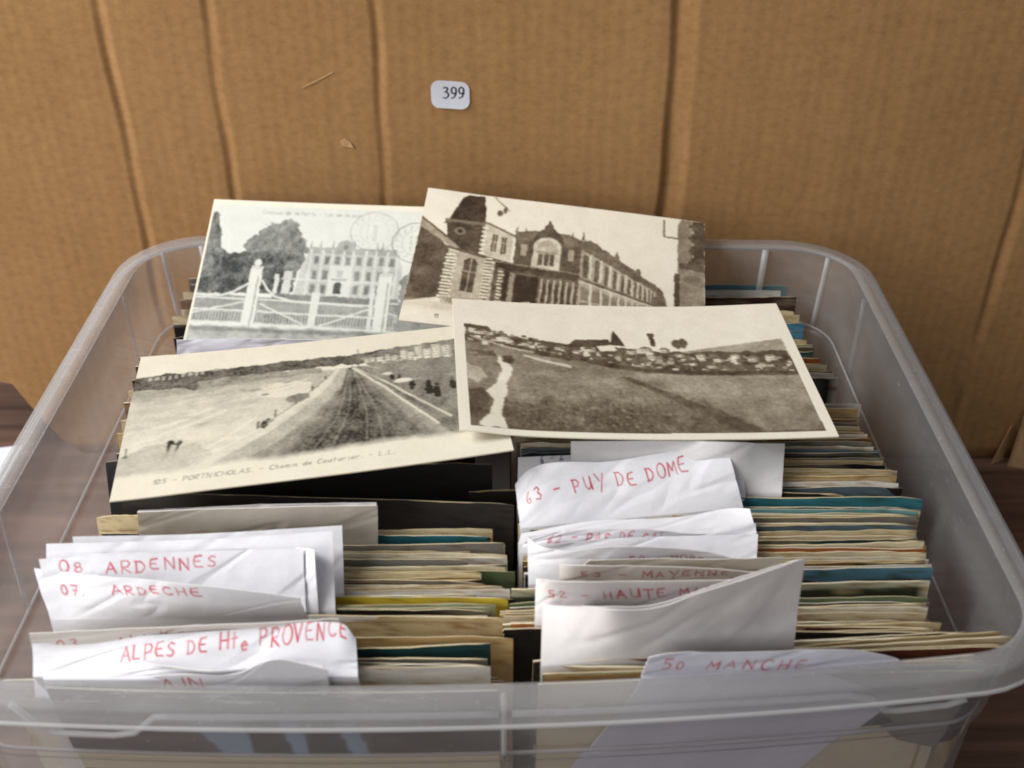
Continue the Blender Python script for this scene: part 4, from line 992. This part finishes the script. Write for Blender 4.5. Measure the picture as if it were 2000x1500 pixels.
        b = np.maximum(sstep(np.abs(X - .945) - .004, .01), sstep(np.abs(D - 2.2) - .25, .4) * (X < .945))[..., None]; base = base * (1 - b * .55) + rgb(140, 104, 66) * b * .55
    else:
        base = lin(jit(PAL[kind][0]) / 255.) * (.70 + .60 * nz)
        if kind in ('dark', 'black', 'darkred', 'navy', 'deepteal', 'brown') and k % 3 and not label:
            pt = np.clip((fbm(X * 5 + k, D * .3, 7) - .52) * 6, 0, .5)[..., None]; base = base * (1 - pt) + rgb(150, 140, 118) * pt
    fox = np.clip((fbm(X * 30, D * 1.5, k % 60 + 3) - .56) * 5, 0, .75)[..., None]
    base = base * (1 - fox) + base * rgb(190, 150, 100) * fox
    o = sheet('postcard', P, thick or rng.choice([.0002, .00025, .0003, .0004]), base, rgb(*jit((205, 190, 155))), edge, M_CARD, step=8)
    word = COLWORD.get(kind, kind)
    tag(o, label or f'{word} postcard on edge among the cards {where}', 'postcard', group or f'cards {where}')
    return o

S_BACKR = 'behind the village postcard, along the far wall'
S_MIDR = 'behind the PUY DE DOME slip'
S_63 = 'beside the PUY DE DOME bundle of slips'
S_52 = 'beside the HAUTE MARNE slip'
S_50 = 'between the big folded slip and MANCHE slip'
S_08 = 'behind the ARDENNES bundle of slips'
S_07 = 'between the ARDENNES bundle and ALPES slip'
S_01 = 'beside the ALPES and AIN slips'
S_BACKL = 'under the chateau and beach postcards'

# right-hand column, from the far wall forward: (x of the visible corner, y, look)
for x, y, kd in ((1540, 552, 'teal'), (1526, 563, 'white'), (1556, 578, 'darkred'), (1552, 600, 'cream'), (1563, 610, 'cream'), (1566, 620, 'dark'), (1572, 630, 'blue'), (1568, 640, 'blue'), (1578, 651, 'cream'),
                 (1590, 660, 'palegreen'), (1592, 673, 'black'), (1588, 686, 'deepteal'), (1602, 700, 'orange'), (1616, 709, 'cream'), (1626, 718, 'grey'), (1630, 726, 'white')):
    upright(x, y, kd, S_BACKR, zt=.140 if y < 695 else .146, lean=5)
upright(1637, 737, 'frame', S_BACKR, zt=.150, label='postcard with black framed picture beside the village postcard', lean=8)
upright(1683, 788, 'snow', S_BACKR, zt=.156, label='pale wintry postcard corner standing out beside the village postcard', lean=8)
for y in range(802, 866, 9): upright(1668 + (y - 800) * .6 + rng.uniform(-6, 6), y, rng.choice(['cream', 'tan', 'dark', 'brown', 'cream']), S_MIDR)
for x, y, kd in ((1720, 871, 'bluegrey'), (1717, 877, 'navy'), (1722, 888, 'cream'), (1728, 893, 'dark'), (1730, 903, 'black'), (1742, 911, 'cream'), (1750, 916, 'cream'), (1747, 922, 'cream'), (1752, 928, 'tan'),
                 (1758, 934, 'cream'), (1766, 941, 'dark'), (1650, 958, 'cream')):
    upright(x, y, kd, S_MIDR, lean=7)
upright(1804, 972, 'teal', S_63, lean=9, label='teal topped postcard, tallest beside the PUY DE DOME bundle', thick=.0004)
for x, y, kd in ((1774, 984, 'teal'), (1794, 991, 'aqua'), (1776, 997, 'aqua'), (1792, 1004, 'dark'), (1779, 1012, 'cream'), (1782, 1018, 'tan'), (1785, 1024, 'cream'), (1788, 1030, 'cream'), (1790, 1036, 'tan'),
                 (1792, 1042, 'cream'), (1794, 1047, 'green'), (1806, 1051, 'deepteal'), (1808, 1058, 'cream'), (1803, 1064, 'scallop'), (1810, 1070, 'orange'), (1806, 1076, 'scallop'), (1811, 1082, 'cream'), (1808, 1088, 'tan'), (1806, 1095, 'brown')):
    upright(x, y, kd, S_63, lean=7, yaw=rng.uniform(-.006, .006))
upright(1820, 1103, 'white', S_52, lean=8, yaw=.012)
upright(1824, 1109, 'skyline', S_52, lean=10, yaw=.014, label='postcard with blue sky over dark rooftops beside the HAUTE MARNE slip')
upright(1817, 1134, 'landscape', S_52, lean=14, yaw=.020, zt=.159, label='postcard of dark green trees under a pale sky, cream border')
for x, y, kd in ((1812, 1168, 'green'), (1818, 1172, 'grey'), (1810, 1178, 'cream'), (1814, 1184, 'tan'), (1808, 1189, 'orange'), (1812, 1195, 'cream'), (1822, 1200, 'cream'), (1818, 1206, 'palegreen'), (1842, 1212, 'orange'), (1830, 1218, 'redbrown'), (1826, 1226, 'cream')):
    upright(x, y, kd, S_52, lean=6, yaw=rng.uniform(0, .012))
for x, y, kd, yw in ((1888, 1224, 'dark', .085), (1940, 1231, 'cream', .075), (1958, 1236, 'scallop', .07), (1978, 1242, 'cream', .062), (1970, 1249, 'dark', .055), (1976, 1256, 'redbrown', .05)):
    upright(x, y, kd, S_50, lean=4, yaw=yw, zt=.158)
for x, y, kd in ((1120, 1276, 'bordered'), (1070, 1300, 'cream'), (1064, 1308, 'tan'), (1060, 1316, 'aqua'), (1052, 1322, 'grey')):
    upright(x, y, kd, S_50, end='l', lean=3, yaw=.035, zt=.157)
upright(1958, 1296, 'darkred', S_50, lean=2, yaw=.055, zt=.149, label='dark postcard with red tones against the near corner of the box')

# left-hand column
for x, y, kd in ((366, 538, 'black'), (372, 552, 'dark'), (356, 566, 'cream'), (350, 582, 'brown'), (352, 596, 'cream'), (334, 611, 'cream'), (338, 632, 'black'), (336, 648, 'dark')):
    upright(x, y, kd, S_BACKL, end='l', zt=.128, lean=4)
for y in (690, 712, 736, 760, 786, 812, 838): upright(270 - (y - 690) * .3, y, rng.choice(['cream', 'tan', 'dark', 'brown']), S_BACKL, end='l', zt=.150, lean=5)
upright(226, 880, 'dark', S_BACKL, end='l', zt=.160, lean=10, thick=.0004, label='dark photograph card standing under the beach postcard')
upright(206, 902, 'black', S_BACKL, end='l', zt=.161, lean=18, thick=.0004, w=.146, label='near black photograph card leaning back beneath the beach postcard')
upright(1004, 984, 'dark', S_08, zt=.160, lean=20, yaw=-.045, w=.1435, thick=.0004, label='dark brown photograph card leaning back behind the shade-toned slip')
upright(186, 1003, 'cream', S_08, end='l', zt=.158, lean=9, label='blank cream card beside the shade-toned divider slip', thick=.0005, w=.070)
upright(950, 1043, 'teal', S_08, lean=11, yaw=.014, label='teal topped postcard behind the ARDENNES bundle of slips', thick=.0004)
upright(962, 1034, 'cream', S_08, lean=8)
for x, y, kd in ((986, 1058, 'cream'), (984, 1066, 'cream'), (920, 1073, 'tan'), (990, 1080, 'cream'), (914, 1087, 'grey'), (988, 1094, 'dark'), (930, 1102, 'grey'), (1006, 1110, 'green'), (936, 1114, 'cream'), (940, 1122, 'tan'), (944, 1130, 'brown'), (948, 1138, 'tan'), (985, 1143, 'cream')):
    upright(x, y, kd, S_08, lean=7, yaw=rng.uniform(-.01, .01))
for x, y, kd in ((996, 1149, 'white'), (1001, 1154, 'cream'), (1004, 1161, 'black'), (968, 1176, 'palegreen'), (962, 1183, 'palegreen'), (958, 1189, 'dark'), (952, 1195, 'white')):
    upright(x, y, kd, S_07, lean=7, yaw=rng.uniform(-.006, .006))
upright(992, 1167, 'yellow', S_07, lean=8, label='bright yellow postcard behind the ALPES slip')
upright(992, 1204, 'bordered', S_07, lean=15, label='cream postcard with thin brown border line behind the ALPES slip', thick=.0004)
upright(1002, 1241, 'tan', S_07, lean=9, label='orange tan card standing behind the ALPES slip')
upright(958, 1257, 'deepteal', S_01, lean=14, yaw=.035, label='dark teal green postcard tilted beside the ALPES slip', thick=.0004)
for x, y, kd in ((952, 1286, 'grey'), (956, 1292, 'grey'), (957, 1297, 'royal'), (958, 1304, 'white'), (954, 1310, 'cream'), (972, 1318, 'brown'), (984, 1322, 'scallop'), (992, 1328, 'scallop'), (1000, 1333, 'scallop')):
    upright(x, y, kd, S_01, lean=4, zt=.157 if y < 1305 else .149, yaw=rng.uniform(-.004, .004))
upright(6, 1328, 'cream', S_01, end='l', lean=3, zt=.149, label='cream card edge jutting out past the AIN slip toward the side wall')

# cards facing the near wall, seen through the plastic
def wall_card(x0, x1, y0, zt, kind, label):
    r, c = 60, 110
    X = np.linspace(0, 1, c)[None, :] * np.ones((r, 1)); D = np.linspace(0, 1, r)[:, None] * np.ones((1, c)) * 102
    xs = np.linspace(x0, x1, c)
    P = np.zeros((r, c, 3)); P[..., 0] = xs[None]; P[..., 2] = zt - D / 1000 * (zt - FLOOR) / .102
    P[..., 1] = y0 + (np.array([front_y(x) for x in xs]) - front_y((x0 + x1) / 2))[None] + np.interp(P[..., 2], [q[1] for q in inner], [q[0] for q in inner])
    nz = fbm(X * 8, D * .08, 12)[..., None]
    mm = X * (x1 - x0) * 1000
    if kind == 'arches':
        base = rgb(92, 82, 76) * (.7 + .6 * nz)
        m = inpoly(mm, D, [(38, 8), (46, 11), (93, 11), (98, 40), (52, 40)]).astype(float)[..., None]; base = base * (1 - m) + rgb(140, 162, 182) * m
        for cx in (64, 82):
            a = inpoly(mm, D, [(cx - 6, 12.5), (cx - 4, 10.5), (cx + 2, 10.5), (cx + 5, 13), (cx + 10, 40), (cx - 4, 40)]).astype(float)[..., None]; base = base * (1 - a) + rgb(66, 62, 58) * (.8 + .4 * nz) * a
        m = (mm > 98)[..., None] * 1.0; base = base * (1 - m) + rgb(78, 66, 58) * (.6 + .8 * nz) * m
    elif kind == 'tan': base = rgb(196, 176, 140) * (.9 + .2 * nz)
    else:
        base = rgb(206, 196, 166) * (.92 + .16 * nz)
        m = inpoly(mm + (nz[..., 0] - .5) * 4, D + (nz[..., 0] - .5) * 6, [(80, 40), (84, 26), (94, 20), (108, 15), (118, 15), (122, 20), (120, 26), (126, 30), (118, 40)]).astype(float)[..., None]; base = base * (1 - m) + rgb(58, 54, 56) * m
        b = sstep(np.abs(mm - 133) - .5, .5)[..., None]; base = base * (1 - b) + rgb(160, 130, 90) * b
    o = sheet('postcard', P, .0005, base, rgb(210, 200, 170), rgb(215, 205, 178), M_CARD, step=10)
    tag(o, label, 'postcard', 'cards facing the near wall of the box')
wall_card(-.143, -.004, .2268, .1545, 'arches', 'dark postcard with pale blue sky and two dark arches behind the near wall')
wall_card(.008, .146, .2342, .1550, 'cream', 'cream postcard with a dark plant shape behind the near wall')

# sheet of paper on the table beside the box
xs = np.linspace(-.46, -.3005, 20); ys = np.linspace(.545, .30, 20)
Pp = np.zeros((20, 20, 3)); Pp[..., 0] = xs[None]; Pp[..., 1] = ys[:, None] + (xs[None] + .3) * .15; Pp[..., 2] = .0012 + .0006 * np.sin(xs[None] * 60)
tag(sheet('paper_sheet', Pp, .0004, rgb(236, 240, 250), rgb(236, 240, 250), rgb(236, 240, 250), M_PAPER), 'white sheet of paper lying on the table beside the box', 'paper')
